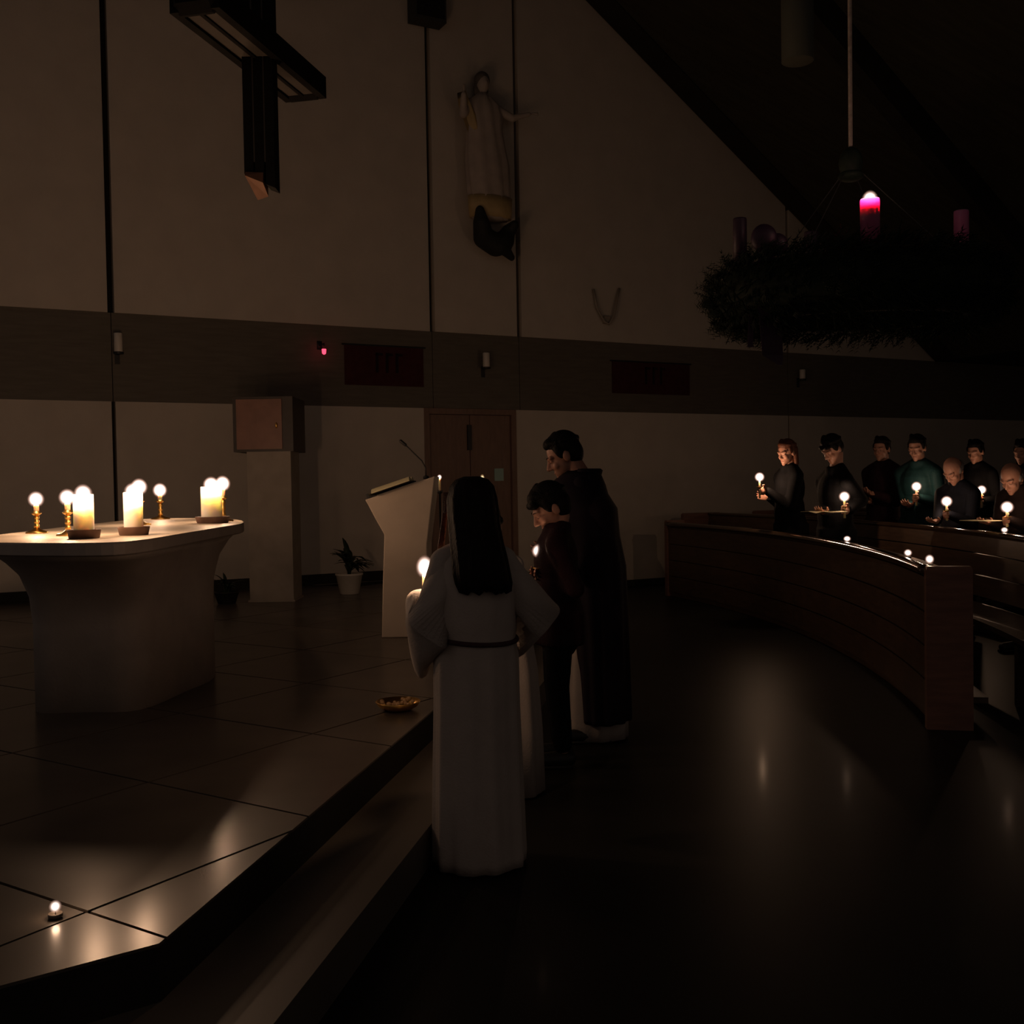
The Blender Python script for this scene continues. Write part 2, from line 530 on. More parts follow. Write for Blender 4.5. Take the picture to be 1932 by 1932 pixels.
# keep the platform in front of the wall
PLAT[1] = E2 + dB * 11.55
PLAT[2] = Vector((W0 + WU * -0.0 + WN * 0.0).xy)
PLAT[3] = Vector((W0 + WU * -8.2).xy)
nB = Vector((dB.y, -dB.x)); nA = Vector((dA.y, -dA.x))
if nA.dot(E2 - Vector((-3, 6))) < 0: nA = -nA


def off_corner(d):
    a = E2 + nB * d; b = E2 + nA * d
    den = dB.x * dA.y - dB.y * dA.x
    t = ((b.x - a.x) * dA.y - (b.y - a.y) * dA.x) / den
    return a + dB * t


c1 = off_corner(0.33)
st = MB(); st.prism([tuple(p) for p in (c1, PLAT[1] + nB * 0.33, PLAT[1] - nB * 1.0, PLAT[4] + Vector((0, 0)), PLAT[4] + nA * 0.33)], 0.0, 0.15)
tag(st.build('altar_step', M['step'], loc=(0, 0, 0)), 'long low lower step of brown stone along the edge of the altar platform', kind='structure')
pl = MB(); pl.prism([tuple(p) for p in PLAT], 0.0, 0.292)
plat = pl.build('altar_platform', M['tile_gap'])
tag(plat, 'raised stone platform that carries the altar and lectern', kind='structure')


def clip(poly, p, n):
    out = []
    for i in range(len(poly)):
        a, b = poly[i], poly[(i + 1) % len(poly)]
        da, db = (a - p).dot(n), (b - p).dot(n)
        if da <= 0: out.append(a)
        if (da < 0 < db) or (db < 0 < da): out.append(a + (b - a) * (da / (da - db)))
    return out


JX = Vector((-1.179, 2.867)); d1 = Vector((math.cos(R(-33)), math.sin(R(-33)))); d2 = Vector((math.cos(R(57)), math.sin(R(57))))
T, G = 0.92, 0.006
edges = []
for i in range(len(PLAT)):
    a, b = PLAT[i], PLAT[(i + 1) % len(PLAT)]
    n_ = Vector(((b - a).y, -(b - a).x)).normalized()
    cen = sum(PLAT, Vector((0, 0))) / len(PLAT)
    if n_.dot(cen - a) > 0: n_ = -n_
    edges.append((a, n_))
for i in range(-12, 14):
    for j in range(-4, 14):
        o_ = JX + d1 * (i * T) + d2 * (j * T)
        q = [o_ + d1 * G + d2 * G, o_ + d1 * (T - G) + d2 * G, o_ + d1 * (T - G) + d2 * (T - G), o_ + d1 * G + d2 * (T - G)]
        for p_, n_ in edges:
            if len(q) >= 3: q = clip(q, p_ - n_ * 0.0, n_)
        if len(q) < 3: continue
        ar = abs(sum(q[k].x * q[(k + 1) % len(q)].y - q[(k + 1) % len(q)].x * q[k].y for k in range(len(q)))) / 2
        cx = sum(q, Vector((0, 0))) / len(q)
        if ar < 0.003 or cx.y > 12.5 or cx.x < -6: continue
        tz = random.uniform(-.0006, .0006)
        MB().prism([tuple(p) for p in q], 0.290, 0.300 + tz).build('tile', M['tile'], plat)


# ------------------------------------------------------------------ candles
def flame_mesh(h, r):  # drawn larger than a real flame to include its bloom
    mb = MB()
    n = 16
    rings = []
    for k in range(13):
        t = k / 12
        rr = r * (math.sin(math.pi * min(1, t ** 0.80)) ** 0.62) if 0 < t < 1 else 0.0006
        rings.append([(rr * math.cos(2 * math.pi * i / n), rr * math.sin(2 * math.pi * i / n), h * t) for i in range(n)])
    return mb.loft(rings)


FLAMES = {}


def flame(parent, z, h, r, m=None):
    key = (round(h, 3), round(r, 3), m)
    if key not in FLAMES:
        FLAMES[key] = flame_mesh(h, r).mesh('flame', M[m or 'flame'], True)
    o = bpy.data.objects.new('flame', FLAMES[key])
    COL.objects.link(o)
    o.parent = parent
    o.location = (0, 0, z)
    return o


def pillar_candle(loc, h, r, label, watts=P_PILLAR, fh=0.105, fr=0.050):
    t = thing('pillar_candle', label, 'candle', loc, random.uniform(0, 6))
    pr = [(r * .97, 0), (r, .006), (r, h - .006), (r * .97, h), (r * .86, h - .002), (r * .78, h - .030), (r * .62, h - .050), (r * .3, h - .054), (0.002, h - .054)]
    MB().lathe(pr, n=28).build('wax', M['wax'], t, True)
    MB().tube([(0, 0, h - .056), (.001, 0, h - .036), (.003, 0, h - .022)], [.0018, .0016, .0012], 8).build('wick', M['wick'], t)
    flame(t, h - .048, fh, fr)
    glow((0, 0, h - .022), watts * .45, t, 0.014)
    glow((0, 0, h + 0.062), watts * .8, t, 0.025)
    return t


def taper_candle(loc, h, r, label, watts=P_TAPER, fh=0.095, fr=0.045, wax='taper_wax', fm=None, group=None, tilt=None, light_r=.012):
    t = thing('taper_candle', label, 'candle', loc, random.uniform(0, 6), group)
    MB().lathe([(r, 0), (r, h * .6), (r * .95, h - .004), (r * .6, h), (.001, h - .001)], n=16).build('wax', M[wax], t, True)
    MB().tube([(0, 0, h - .004), (.001, 0, h + .012)], .0014, 6).build('wick', M['wick'], t)
    flame(t, h - fh * .22, fh, fr, fm)
    if watts: glow((0, 0, h + fh * .25), watts, t, light_r)
    if tilt: t.rotation_euler = tilt
    return t


def candlestick(loc, h, label, s=1.0, group=None):
    t = thing('candlestick', label, 'candlestick', loc, 0, group)
    MB().lathe([(.058 * s, 0), (.060 * s, .004), (.056 * s, .010), (.030 * s, .018), (.018 * s, .026), (.012 * s, .034)], n=24).build('base', M['brass'], t, True)
    pr = [(.012 * s, .030)]
    for k in range(1, 9):
        f_ = k / 9
        pr.append(((.010 + .006 * abs(math.sin(f_ * 9.4))) * s, .030 + (h - .055) * f_))
    pr += [(.012 * s, h - .030), (.010 * s, h - .026)]
    MB().lathe(pr, n=18).build('stem', M['brass'], t, True)
    MB().lathe([(.010 * s, h - .028), (.026 * s, h - .016), (.028 * s, h - .012), (.018 * s, h - .010), (.018 * s, h), (.0155 * s, h), (.0155 * s, h - .008), (.001, h - .008)], n=20).build('socket', M['brass'], t, True)
    return t


# ------------------------------------------------------------------ altar
def smooth_poly(pts, n=4):
    out = []
    m = len(pts)
    for i in range(m):
        p0, p1, p2, p3 = (Vector(pts[(i + k - 1) % m]) for k in range(4))
        for k in range(n):
            t = k / n
            out.append(0.5 * ((2 * p1) + (p2 - p0) * t + (2 * p0 - 5 * p1 + 4 * p2 - p3) * t * t + (3 * p1 - p0 - 3 * p2 + p3) * t ** 3))
    return out


ALT = Vector((-2.35, 6.9, 0.3))
altar = thing('altar', 'large pale stone altar with a boat-shaped top set with burning candles', 'altar', ALT)
TOP = [(-2.40, 4.93), (-1.92, 4.76), (-1.74, 4.91), (-1.75, 5.69), (-1.77, 6.45), (-1.82, 7.19), (-2.15, 8.10), (-2.72, 8.62), (-2.98, 8.35), (-2.94, 7.10), (-2.83, 5.76), (-2.66, 5.15)]
FOOT = [(-2.50, 5.50), (-2.24, 5.47), (-1.96, 5.51), (-1.87, 6.0), (-1.83, 6.42), (-2.04, 7.1), (-2.26, 7.7), (-2.48, 7.95), (-2.72, 7.9), (-2.80, 7.2), (-2.72, 6.4), (-2.60, 5.9)]
top_s = [p - ALT.xy for p in smooth_poly(TOP, 4)]
foot_s = [p - ALT.xy for p in smooth_poly(FOOT, 4)]
cen = sum(top_s, Vector((0, 0))) / len(top_s)


def inset(poly, f_):
    return [cen + (p - cen) * f_ for p in poly]


def mixp(a, b, f_):
    return [p * (1 - f_) + q * f_ for p, q in zip(a, b)]


def ring(poly, z):
    return [(p.x, p.y, z) for p in poly]


tb = MB()
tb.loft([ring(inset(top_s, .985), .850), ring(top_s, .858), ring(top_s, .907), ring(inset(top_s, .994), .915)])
tb.mi = [1] * len(tb.mi); tb.mi[-1] = 0  # lit copy on the top face only, rim keeps the darker stone
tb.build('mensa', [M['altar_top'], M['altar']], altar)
pb = MB()
inn = inset(top_s, .93)
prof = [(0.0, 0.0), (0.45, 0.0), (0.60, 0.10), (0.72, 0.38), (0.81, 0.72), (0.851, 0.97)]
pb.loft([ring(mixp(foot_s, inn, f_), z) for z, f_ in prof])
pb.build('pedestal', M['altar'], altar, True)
TOPZ = 1.215


def dish(loc, r, label):
    t = thing('candle_dish', label, 'dish', loc)
    MB().lathe([(r * .86, 0), (r * .9, .002), (r, .040), (r * 1.01, .044), (r * .94, .044), (r * .84, .012), (.001, .012)], n=22).build('bowl', M['dish'], t, True)
    return t


dish((-2.11, 5.22, TOPZ), .080, 'brown dish under the front left pillar candle of the altar')
dish((-1.965, 5.50, TOPZ), .080, 'brown dish under the middle pillar candle of the altar')
dish((-2.04, 7.22, TOPZ), .115, 'brown dish under the pillar candle at the right tip of the altar')
pillar_candle((-2.11, 5.22, TOPZ + .012), .205, .048, 'thick white pillar candle burning at the front left of the altar')
pillar_candle((-1.965, 5.50, TOPZ + .012), .210, .048, 'thick white pillar candle burning in the middle of the altar')
pillar_candle((-2.045, 7.22, TOPZ + .012), .235, .070, 'thick white pillar candle burning at the right tip of the altar', fh=.125, fr=.062)
STICKS = [((-2.67, 5.95), 'at the far left end of the altar', 1.0, .125, .045),
          ((-2.335, 5.57), 'half hidden behind the front left pillar candle', 1.0, .135, .045),
          ((-2.48, 7.06), 'behind the middle pillar candle', 1.2, .17, .055),
          ((-2.77, 8.35), 'alone at the back rim of the altar', 1.2, .155, .045),
          ((-2.06, 7.56), 'behind the pillar candle at the altar tip', 1.2, .18, .06)]
for (x, y), where, s_, h_, ch in STICKS:
    candlestick((x, y, TOPZ), h_, 'brass candlestick ' + where, s_)
    k_ = 1.0 if y < 6.5 else 1.25
    taper_candle((x, y, TOPZ + h_ - .008), ch, .0145 * s_, 'lit candle in the brass stick ' + where, fh=.105 * k_, fr=.050 * k_)
t = thing('added_tea_light', 'tiny tea light added on the platform floor in place of a candle reflection', 'tea light', (-1.25, 2.83, .3005))  # flame added where an altar candle mirrors in the slabs
MB().lathe([(.017, 0), (.019, .003), (.019, .012), (.0175, .012), (.0165, .008), (.001, .008)], n=20).build('added_cup', M['tile'], t, True)
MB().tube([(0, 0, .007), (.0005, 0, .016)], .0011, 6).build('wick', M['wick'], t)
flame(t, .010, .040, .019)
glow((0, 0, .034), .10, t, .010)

# ------------------------------------------------------------------ tabernacle, lamp, lectern, plants, small things
t = thing('stele', 'plain grey-brown stone pillar that carries the tabernacle', 'pillar', (-2.43, 10.85, 0.3))
MB().box((0, 0, .76), (.44, .42, 1.50)).build('shaft', M['stele'], t)
MB().box((0, 0, .01), (.47, .45, .02)).build('foot', M['stele'], t)
t = thing('tabernacle', 'square tabernacle with reddish copper front on the stone pillar', 'tabernacle', (-2.48, 10.92, 1.81))
MB().box((0.0, .03, .275), (.60, .62, .55)).build('casing', M['tab_side'], t)
MB().box((-.035, -.288, .275), (.455, .02, .50)).build('door', M['tab_front'], t)
m1 = MB(); m1.ell((.14, -.31, .26), (.012, .014, .03)); k_ = m1.build('knob', M['brass'], t, True)
lp = wp(-2.536, 3.02, -0.02)
t = thing('sanctuary_lamp', 'small glowing red sanctuary lamp on the dark wall band', 'lamp', lp, WROT)
m1 = MB(); m1.tube([(0, 0, .09), (0, -.10, .09), (0, -.16, .09), (0, -.16, .05)], .010, 8); m1.box((0, -.004, .09), (.06, .008, .10))
m1.build('bracket', M['iron'], t, True)
MB().lathe([(.008, -.034), (.022, -.022), (.026, .022), (.024, .030), (.020, .030), (.001, .026)], (0, -.16, 0), n=16).build('glass', M['red_glow'], t, True)
glow((0, -.16, .045), .05, t, .02, (1, .1, .12))

LY = 8.0
LEC = Vector((-.80, LY + .22, 0.3))
t = thing('lectern', 'pale stone lectern with slanted top flaring out to the left', 'lectern', LEC)
pol = [(-1.0, .3), (-.66, .3), (-.645, 1.0), (-.575, 1.515), (-1.105, 1.345), (-1.085, 1.31), (-1.03, 1.20), (-.965, 1.08), (-.985, .7)]
m1 = MB()
vs_ = [(p[0] - LEC.x, -.24, p[1] - LEC.z) for p in pol] + [(p[0] - LEC.x, .24, p[1] - LEC.z) for p in pol]
n_ = len(pol)
m1.add(vs_, [tuple(range(n_)), tuple(range(2 * n_ - 1, n_ - 1, -1))] + [((i + 1) % n_, i, n_ + i, n_ + (i + 1) % n_) for i in range(n_)])
o = m1.build('body', M['lectern'], t)
bv = o.modifiers.new('b', 'BEVEL'); bv.width = .008; bv.segments = 2
sl = Vector((.53, 0, .17)).normalized()
ang = math.atan2(sl.z, sl.x)
ROTL = Matrix.Rotation(-ang, 3, 'Y')
m1 = MB(); m1.box((-.285, 0, 1.073), (.02, .46, .035), ROTL)
m1.build('book_ledge', M['iron'], t)
bk = thing('book', 'open book with thick pale pages lying on the slanted lectern top', 'book', (-.905, 8.16, 1.428))
bk.rotation_euler = (0, -ang, 0)
MB().box((0, 0, .004), (.32, .46, .008)).build('cover', M['cloth_brown'], bk)
for sy in (-1, 1):
    m1 = MB()
    rr = []
    for k in range(7):
        f_ = k / 6
        rr.append([(-.15, sy * f_ * .215, .008), (.15, sy * f_ * .215, .008), (.15, sy * f_ * .215, .010 + .034 * math.sin(math.pi * (.12 + .80 * f_))), (-.15, sy * f_ * .215, .010 + .034 * math.sin(math.pi * (.12 + .80 * f_)))])
    m1.loft(rr); m1.build('pages', M['paper'], bk, False)
mc = thing('microphone', 'thin gooseneck microphone rising from the lectern top', 'microphone', (-.66, 8.2, 1.496))
mc.rotation_euler = (0, 0, 0)
MB().lathe([(.022, .0), (.022, .02), (.008, .026)], n=12).build('socket', M['iron'], mc, True)
MB().tube([(0, 0, .02), (0, 0, .08), (-.03, 0, .14), (-.10, 0, .21), (-.16, 0, .27)], .005, 8).build('gooseneck', M['iron'], mc, True)
MB().cap((-.155, 0, .265), .012, (-.19, 0, .295), .013).build('capsule', M['iron'], mc, True)


def leaf_mesh(L, w, bend):
    mb = MB()
    a, b = [], []
    rows = []
    for k in range(7):
        f_ = k / 6
        ww = w * math.sin(math.pi * (f_ * .93 + .05)) ** .8
        z = bend * (f_ * 1.2 - 1.5 * f_ * f_) * L
        y = L * f_ * (1 - .12 * f_)
        rows.append([(-ww, y, z + ww * .25), (0, y, z), (ww, y, z + ww * .25), (0, y, z - .003)])
    mb.loft(rows)
    return mb


LEAVES = [leaf_mesh(.30, .035, .5).mesh('leaf', M['leaf'], True), leaf_mesh(.24, .045, .8).mesh('leaf', M['leaf'], True), leaf_mesh(.36, .030, .3).mesh('leaf', M['leaf'], True)]


def plant(loc, label, pot_r, pot_h, n, s, pot_mat):
    t = thing('potted_plant', label, 'plant', loc)
    MB().lathe([(pot_r * .68, 0), (pot_r * .72, .004), (pot_r, pot_h * .9), (pot_r * 1.06, pot_h * .92), (pot_r * 1.06, pot_h), (pot_r * .92, pot_h), (pot_r * .9, pot_h - .03), (.001, pot_h - .03)], n=26).build('pot', pot_mat, t, True)
    sb = MB()
    for k in range(n):
        a = k * 2.4 + random.uniform(-.3, .3)
        el = R(10 + 75 * ((k * 0.618) % 1))
        hgt = pot_h - .03
        o = bpy.data.objects.new('leaf', LEAVES[k % 3])
        COL.objects.link(o); o.parent = t
        base = Vector((0, 0, hgt + random.uniform(.02, .12 * s)))
        o.location = base
        o.rotation_euler = Euler((el * .8, 0, a), 'XYZ')
        o.scale = (s, s * random.uniform(.8, 1.15), s)
    for k in range(5):
        a = k * 1.256
        sb.tube([(.012 * math.cos(a), .012 * math.sin(a), pot_h - .04), (.03 * math.cos(a), .03 * math.sin(a), pot_h + .1 * s)], .005, 6)
    sb.build('stems', M['leaf'], t)
    return t


plant((-1.75, 11.3, 0.3), 'bushy dark-leaved plant in a round white pot left of the lectern', .14, .22, 34, 1.0, M['white_glaze'])
plant((-2.86, 10.55, 0.3), 'low dark plant in a dark pot at the foot of the stone pillar', .12, .12, 20, .62, M['statue_dark'])

t = thing('bowl', 'shallow brass bowl with glass beads on the platform edge', 'bowl', (-.60, 5.40, 0.3))
MB().lathe([(.05, 0), (.07, .004), (.10, .022), (.115, .045), (.112, .048), (.096, .026), (.06, .012), (.001, .010)], n=28).build('dish', M['brass'], t, True)
m1 = MB()
for k in range(26):
    a, rr = random.uniform(0, 6.28), .085 * math.sqrt(random.random())
    m1.ell((rr * math.cos(a), rr * math.sin(a), .022 + .012 * rr / .085 + random.uniform(0, .012)), (.011, .011, .011), nu=10, nv=8)
tag(m1.build('glass_beads', mat('amber_glass_beads', (.5, .3, .14), .06, .8, .1), t, True), kind='stuff')

# two thin floor candle stands behind the girl
for (x, y, z, lab, wm) in ((-.61, 9.0, 1.53, 'with one tiny white flame, beside the lectern edge', None), (-.247, 9.0, 1.505, 'with a small yellow flame, just above the long dark hair', 'flame_warm')):
    t = thing('candle_stand', 'slim iron floor candle stand ' + lab, 'candle stand', (x, y, 0.3))
    MB().lathe([(.10, 0), (.10, .012), (.02, .03), (.009, .05), (.009, z - .3 - .16), (.022, z - .3 - .15), (.030, z - .3 - .13), (.001, z - .3 - .132)], n=18).build('stem', M['iron'], t, True)
    for k in range(3):
        m1 = MB(); a = k * 2.094
        m1.tube([(0, 0, .05), (.09 * math.cos(a), .09 * math.sin(a), .03), (.15 * math.cos(a), .15 * math.sin(a), .008)], .008, 6)
        m1.build('leg', M['iron'], t, True)
    taper_candle((x, y, z - .132), .10, .010, 'thin candle on the stand ' + lab, watts=.25, fh=.085 if wm else .055, fr=.024, fm=wm)


# ------------------------------------------------------------------ things on and before the wall
def wall_candle(u, z, h, lab):
    t = thing('wall_candle', lab, 'candle', wp(u, z - h / 2, -.02), WROT)
    MB().lathe([(.042, 0), (.044, .003), (.044, h - .004), (.040, h), (.001, h - .004)], (0, -.10, 0), n=16).build('wax', M['white_glaze'], t, True)
    m1 = MB(); m1.box((0, -.05, -.012), (.03, .10, .02)); m1.lathe([(.052, -.022), (.056, -.004), (.050, 0), (.001, -.001)], (0, -.10, 0), n=16); m1.box((0, -.004, -.05), (.05, .008, .14))
    m1.build('bracket', M['iron'], t)


wall_candle(-4.797, 3.022, .20, 'unlit white wall candle on the dark band above the altar')
wall_candle(-.378, 3.018, .18, 'unlit white wall candle on the dark band above the double door')
wall_candle(5.004, 3.024, .14, 'unlit white wall candle on the dark band above the pews')
for u0, u1, z0, z1, lab in ((-2.233, -1.211, 2.66, 3.14, 'dark red cloth banner on the wall band left of the double door'), (1.60, 2.926, 2.66, 3.10, 'dark red cloth banner on the wall band right of the double door')):
    t = thing('banner', lab, 'banner', wp((u0 + u1) / 2, z0, -.02), WROT)
    hw, hh = (u1 - u0) / 2, z1 - z0
    MB().box((0, -.008, hh / 2), (2 * hw, .010, hh)).build('cloth', M['banner'], t)
    MB().tube([(-hw - .03, -.012, hh), (hw + .03, -.012, hh)], .010, 8).build('rod', M['iron'], t)
    for k in range(3):
        m1 = MB(); xx = -.10 + k * .13
        m1.box((xx, -.015, hh * .58), (.035, .004, .24)); m1.box((xx + .03, -.015, hh * .58 + .10), (.09, .004, .03))
        m1.build('applique', M['banner_mark'], t)
t = thing('wall_sconce', 'faint thin U-shaped bracket on the cream wall beside the wreath', 'bracket', wp(1.49, 3.58, 0), WROT)
MB().tube([(-.20, -.03, .46), (-.16, -.05, .20), (-.05, -.06, .03), (.02, -.06, 0), (.10, -.06, .10), (.16, -.05, .32), (.22, -.03, .50)], .017, 8).build('arms', M['stele'], t, True)
MB().box((.01, -.02, .06), (.10, .04, .10)).build('plate', M['stele'], t)
t = thing('loudspeaker', 'dark loudspeaker box high on the wall joint left of the statue', 'speaker', wp(-1.13, 7.07, 0), WROT)
MB().box((0, -.12, .4), (.42, .22, .8)).build('cabinet', M['speaker'], t)
MB().box((0, -.235, .4), (.36, .012, .72)).build('grille', M['iron'], t)

# statue on its dark console
t = thing('console', 'dark carved cloud-shaped console under the wall statue', 'console', wp(-.30, 4.30, 0), WROT)
m1 = MB()
horn = [(-.25, .53, .060), (-.235, .38, .105), (-.15, .22, .135), (.02, .15, .150), (.14, .21, .130), (.20, .33, .095), (.235, .40, .060)]
for (x0, z0_, r0_), (x1, z1_, r1_) in zip(horn[:-1], horn[1:]):
    m1.cap((x0, -.16 - (.15 if z0_ > .35 else .05), z0_), r0_, (x1, -.16 - (.15 if z1_ > .35 else .05), z1_), r1_)
m1.cap((.12, -.20, .13), .09, (.27, -.16, .02), .045)
m1.ell((0, -.12, .24), (.17, .12, .09))
baked_union(m1, 'carving', M['statue_dark'], t, .02, 3)
t = thing('statue', 'pale carved robed statue on the wall beside the dark joint', 'statue', wp(-.36, 4.76, 0), WROT)
m1 = MB()
for k in range(14):
    pass
rr = []
N_ = 40
for z, rx, ry, cx_ in ((.0, .20, .13, .03), (.12, .22, .14, .03), (.35, .245, .15, .02), (.70, .25, .15, .0), (.95, .22, .14, -.02), (1.12, .20, .13, -.03), (1.30, .22, .13, -.04), (1.42, .20, .12, -.05), (1.50, .11, .09, -.05), (1.56, .06, .06, -.05)):
    rr.append([((rx * 1.18 * (1 + .07 * math.sin(9 * a + z * 2)) * math.cos(a)) + cx_, -.17 + ry * (1 + .08 * math.sin(9 * a + z * 2)) * math.sin(a), z) for a in [2 * math.pi * i / N_ for i in range(N_)]])
m1.loft(rr); m1.build('robe', M['statue'], t, True)
m1 = MB(); m1.ell((-.05, -.18, 1.68), (.080, .095, .115)); m1.cap((-.05, -.17, 1.50), .05, (-.05, -.175, 1.60), .045); m1.cap((-.05, -.275, 1.69), .010, (-.05, -.29, 1.655), .013)
m1.cap((-.23, -.16, 1.42), .065, (-.36, -.24, 1.25), .06); m1.cap((-.36, -.24, 1.25), .055, (-.40, -.34, 1.44), .035)
m1.cap((.14, -.16, 1.40), .06, (.34, -.22, 1.30), .05); m1.cap((.34, -.22, 1.30), .045, (.56, -.26, 1.37), .028)
for sx, b in ((-1, (-.40, -.345, 1.47)), (1, (.60, -.265, 1.385))):
    for q in range(4):
        d_ = Vector((-.02 + .013 * q, -.01, .085)) if sx < 0 else Vector((.085, -.01, -.02 + .014 * q))
        m1.cap(Vector(b), .014, Vector(b) + d_, .009)
baked_union(m1, 'figure', M['statue'], t, .012, 3)
m1 = MB(); m1.ell((-.05, -.155, 1.73), (.10, .10, .11)); m1.ell((-.05, -.12, 1.62), (.10, .07, .16)); m1.build('hair', M['statue_hair'], t, True)
m1 = MB(); rr = []
for k in range(9):
    f_ = k / 8
    rr.append([(-.42 + .16 * f_, -.20, 1.50 - .42 * f_), (-.34 + .14 * f_, -.28, 1.52 - .42 * f_), (-.30 + .13 * f_ + .05 * math.sin(f_ * 3), -.27, 1.40 - .36 * f_), (-.40 + .15 * f_, -.19, 1.36 - .38 * f_)])
m1.loft(rr); m1.build('gilded_mantle', M['statue_gold'], t, True)
m1 = MB(); rr = []
for z, rx in ((.02, .235), (.16, .245), (.28, .25)):
    rr.append([(rx * 1.22 * math.cos(a) + .03, -.17 + .155 * math.sin(a), z) for a in [2 * math.pi * i / N_ for i in range(N_)]])
m1.loft(rr); m1.build('gilded_hem', M['statue_gold'], t, True)

# hanging cross over the altar
CR = Vector((-1.37, 6.0, 3.12))
t = thing('cross', 'large dark wooden cross with pale inlay hanging above the altar', 'cross', CR)
m1 = MB()
for dx in (-.060, 0.0, .060):              # three square bars make the post; the cut at the foot is slanted
    zz = .055 if dx < 0 else (.035 if dx == 0 else -.005)
    zb = zz - .04
    w_ = .050
    x0, x1 = dx - w_ / 2, dx + w_ / 2
    y0, y1 = -.06, .06
    vs_ = [(x0, y0, zz + .02), (x1, y0, zz), (x1, y1, zz), (x0, y1, zz + .02), (x0, y0, 2.1), (x1, y0, 2.1), (x1, y1, 2.1), (x0, y1, 2.1)]
    mm = MB(); mm.add(vs_, [(0, 3, 2, 1), (4, 5, 6, 7), (0, 1, 5, 4), (1, 2, 6, 5), (2, 3, 7, 6), (3, 0, 4, 7)])
    mm.build('bar', M['cross_dark'], t)
for dx in (-.030, .030):
    MB().box((dx, 0, 1.12), (.011, .112, 1.96)).build('inlay', M['cross_pale'], t)
mm = MB()                                   # slanted end block under the post, in the candlelit orange
mm.add([(-.080, -.075, .062), (.020, -.075, .020), (.020, .055, -.022), (-.045, .075, -.036), (-.080, -.062, .085), (.020, -.062, .080), (.020, .055, .070), (-.060, .062, .075)],
       [(0, 3, 2, 1), (4, 5, 6, 7), (0, 1, 5, 4), (1, 2, 6, 5), (2, 3, 7, 6), (3, 0, 4, 7)])
mm.build('end_block', M['cross_end'], t)
# cross arm runs in depth: a shallow trough with dark rails and pale floor
a_dir = Vector((.152, .66, .01)).normalized()
side = Vector((a_dir.y, -a_dir.x, 0)).normalized()
RA = Matrix((side, a_dir, Vector((0, 0, 1)))).transposed()
zc = .77
ARM = 1.34
ASH = -.04
for sgn, nm in ((-1, 'rail'), (1, 'rail')):
    MB().box(RA @ Vector((sgn * .112, ASH, 0)) + Vector((0, 0, zc)), (.045, ARM, .13), RA).build('rail', M['cross_dark'], t)
for k in (-1, 1):
    MB().box(RA @ Vector((0, ASH + k * (ARM / 2 - .03), 0)) + Vector((0, 0, zc)), (.269, .11, .15), RA).build('rail_end', M['cross_dark'], t).modifiers.new('round', 'BEVEL').width = .045
MB().box(RA @ Vector((0, ASH, .0)) + Vector((0, 0, zc)), (.022, ARM - .1, .118), RA).build('centre_rail', M['cross_dark'], t)
for sgn in (-1, 1):
    MB().box(RA @ Vector((sgn * .050, ASH, -.035)) + Vector((0, 0, zc)), (.078, ARM - .1, .03), RA).build('inlay', M['cross_pale'], t)
m1 = MB(); m1.tube([(0, 0, 2.1), (0, 0, 6.5)], .006, 6); m1.build('cable', M['iron'], t)

# pendant lamp, unlit
t = thing('pendant_lamp', 'dim unlit pale cylinder lamp hanging near the dark roof', 'lamp', (2.19, 8.0, 4.56))
MB().lathe([(.112, 0), (.118, .004), (.118, .54), (.112, .545), (.001, .545)], n=26).build('shade', M['shade'], t, True)
MB().tube([(0, 0, .54), (0, 0, 3.6)], .006, 6).build('cord', M['iron'], t)

# ------------------------------------------------------------------ advent wreath
WC = Vector((1.62, 5.0, 2.31))
RW, RT = .505, .165
tilt = Matrix.Rotation(R(3), 3, 'X')
wr = thing('wreath', 'big dark fir wreath hanging level from the roof', 'wreath', WC)
m1 = MB()
rr = []
for k in range(48):
    a = 2 * math.pi * k / 48
    rr.append([tilt @ Vector(((RW + RT * .8 * math.cos(b)) * math.cos(a), (RW + RT * .8 * math.cos(b)) * math.sin(a), RT * .8 * math.sin(b))) for b in [2 * math.pi * i / 14 for i in range(14)]])
m1.loft(rr + [rr[0]], False, False)
m1.build('straw_core', M['fir'], wr, True)
m1 = MB()
for k in range(4600):
    a, b = random.uniform(0, 6.2832), random.uniform(0, 6.2832)
    rt = RT * random.uniform(.75, 1.0)
    p = Vector(((RW + rt * math.cos(b)) * math.cos(a), (RW + rt * math.cos(b)) * math.sin(a), rt * math.sin(b)))
    nrm = Vector((math.cos(b) * math.cos(a), math.cos(b) * math.sin(a), math.sin(b)))
    tan = Vector((-math.sin(a), math.cos(a), 0))
    d = (nrm * random.uniform(.15, .9) + tan * random.uniform(.3, 1) + Vector((random.uniform(-.4, .4), random.uniform(-.4, .4), random.uniform(-.4, .4)))).normalized()
    L = random.uniform(.045, .09)
    s_ = d.cross(nrm).normalized()
    q = p + d * L
    n2 = d.cross(s_).normalized()
    for sg in (-1, 1):
        for f_ in (.25, .5, .75, 1.0):
            c_ = p + d * (L * f_)
            e_ = c_ + (s_ * sg + d * .8).normalized() * .030
            w_ = n2 * .0030
            v = [tilt @ x for x in (c_ - w_, c_ + w_, e_)]
            m1.add(v, [(0, 1, 2)])
    w1 = s_ * .003
    m1.add([tilt @ x for x in (p - w1, p + w1, q)], [(0, 1, 2)])
tag(m1.build('fir_sprays', M['fir'], wr), kind='stuff')


def on_ring(deg):
    a = R(deg)
    return WC + tilt @ Vector((RW * 1.04 * math.cos(a), RW * math.sin(a), RT * .80))


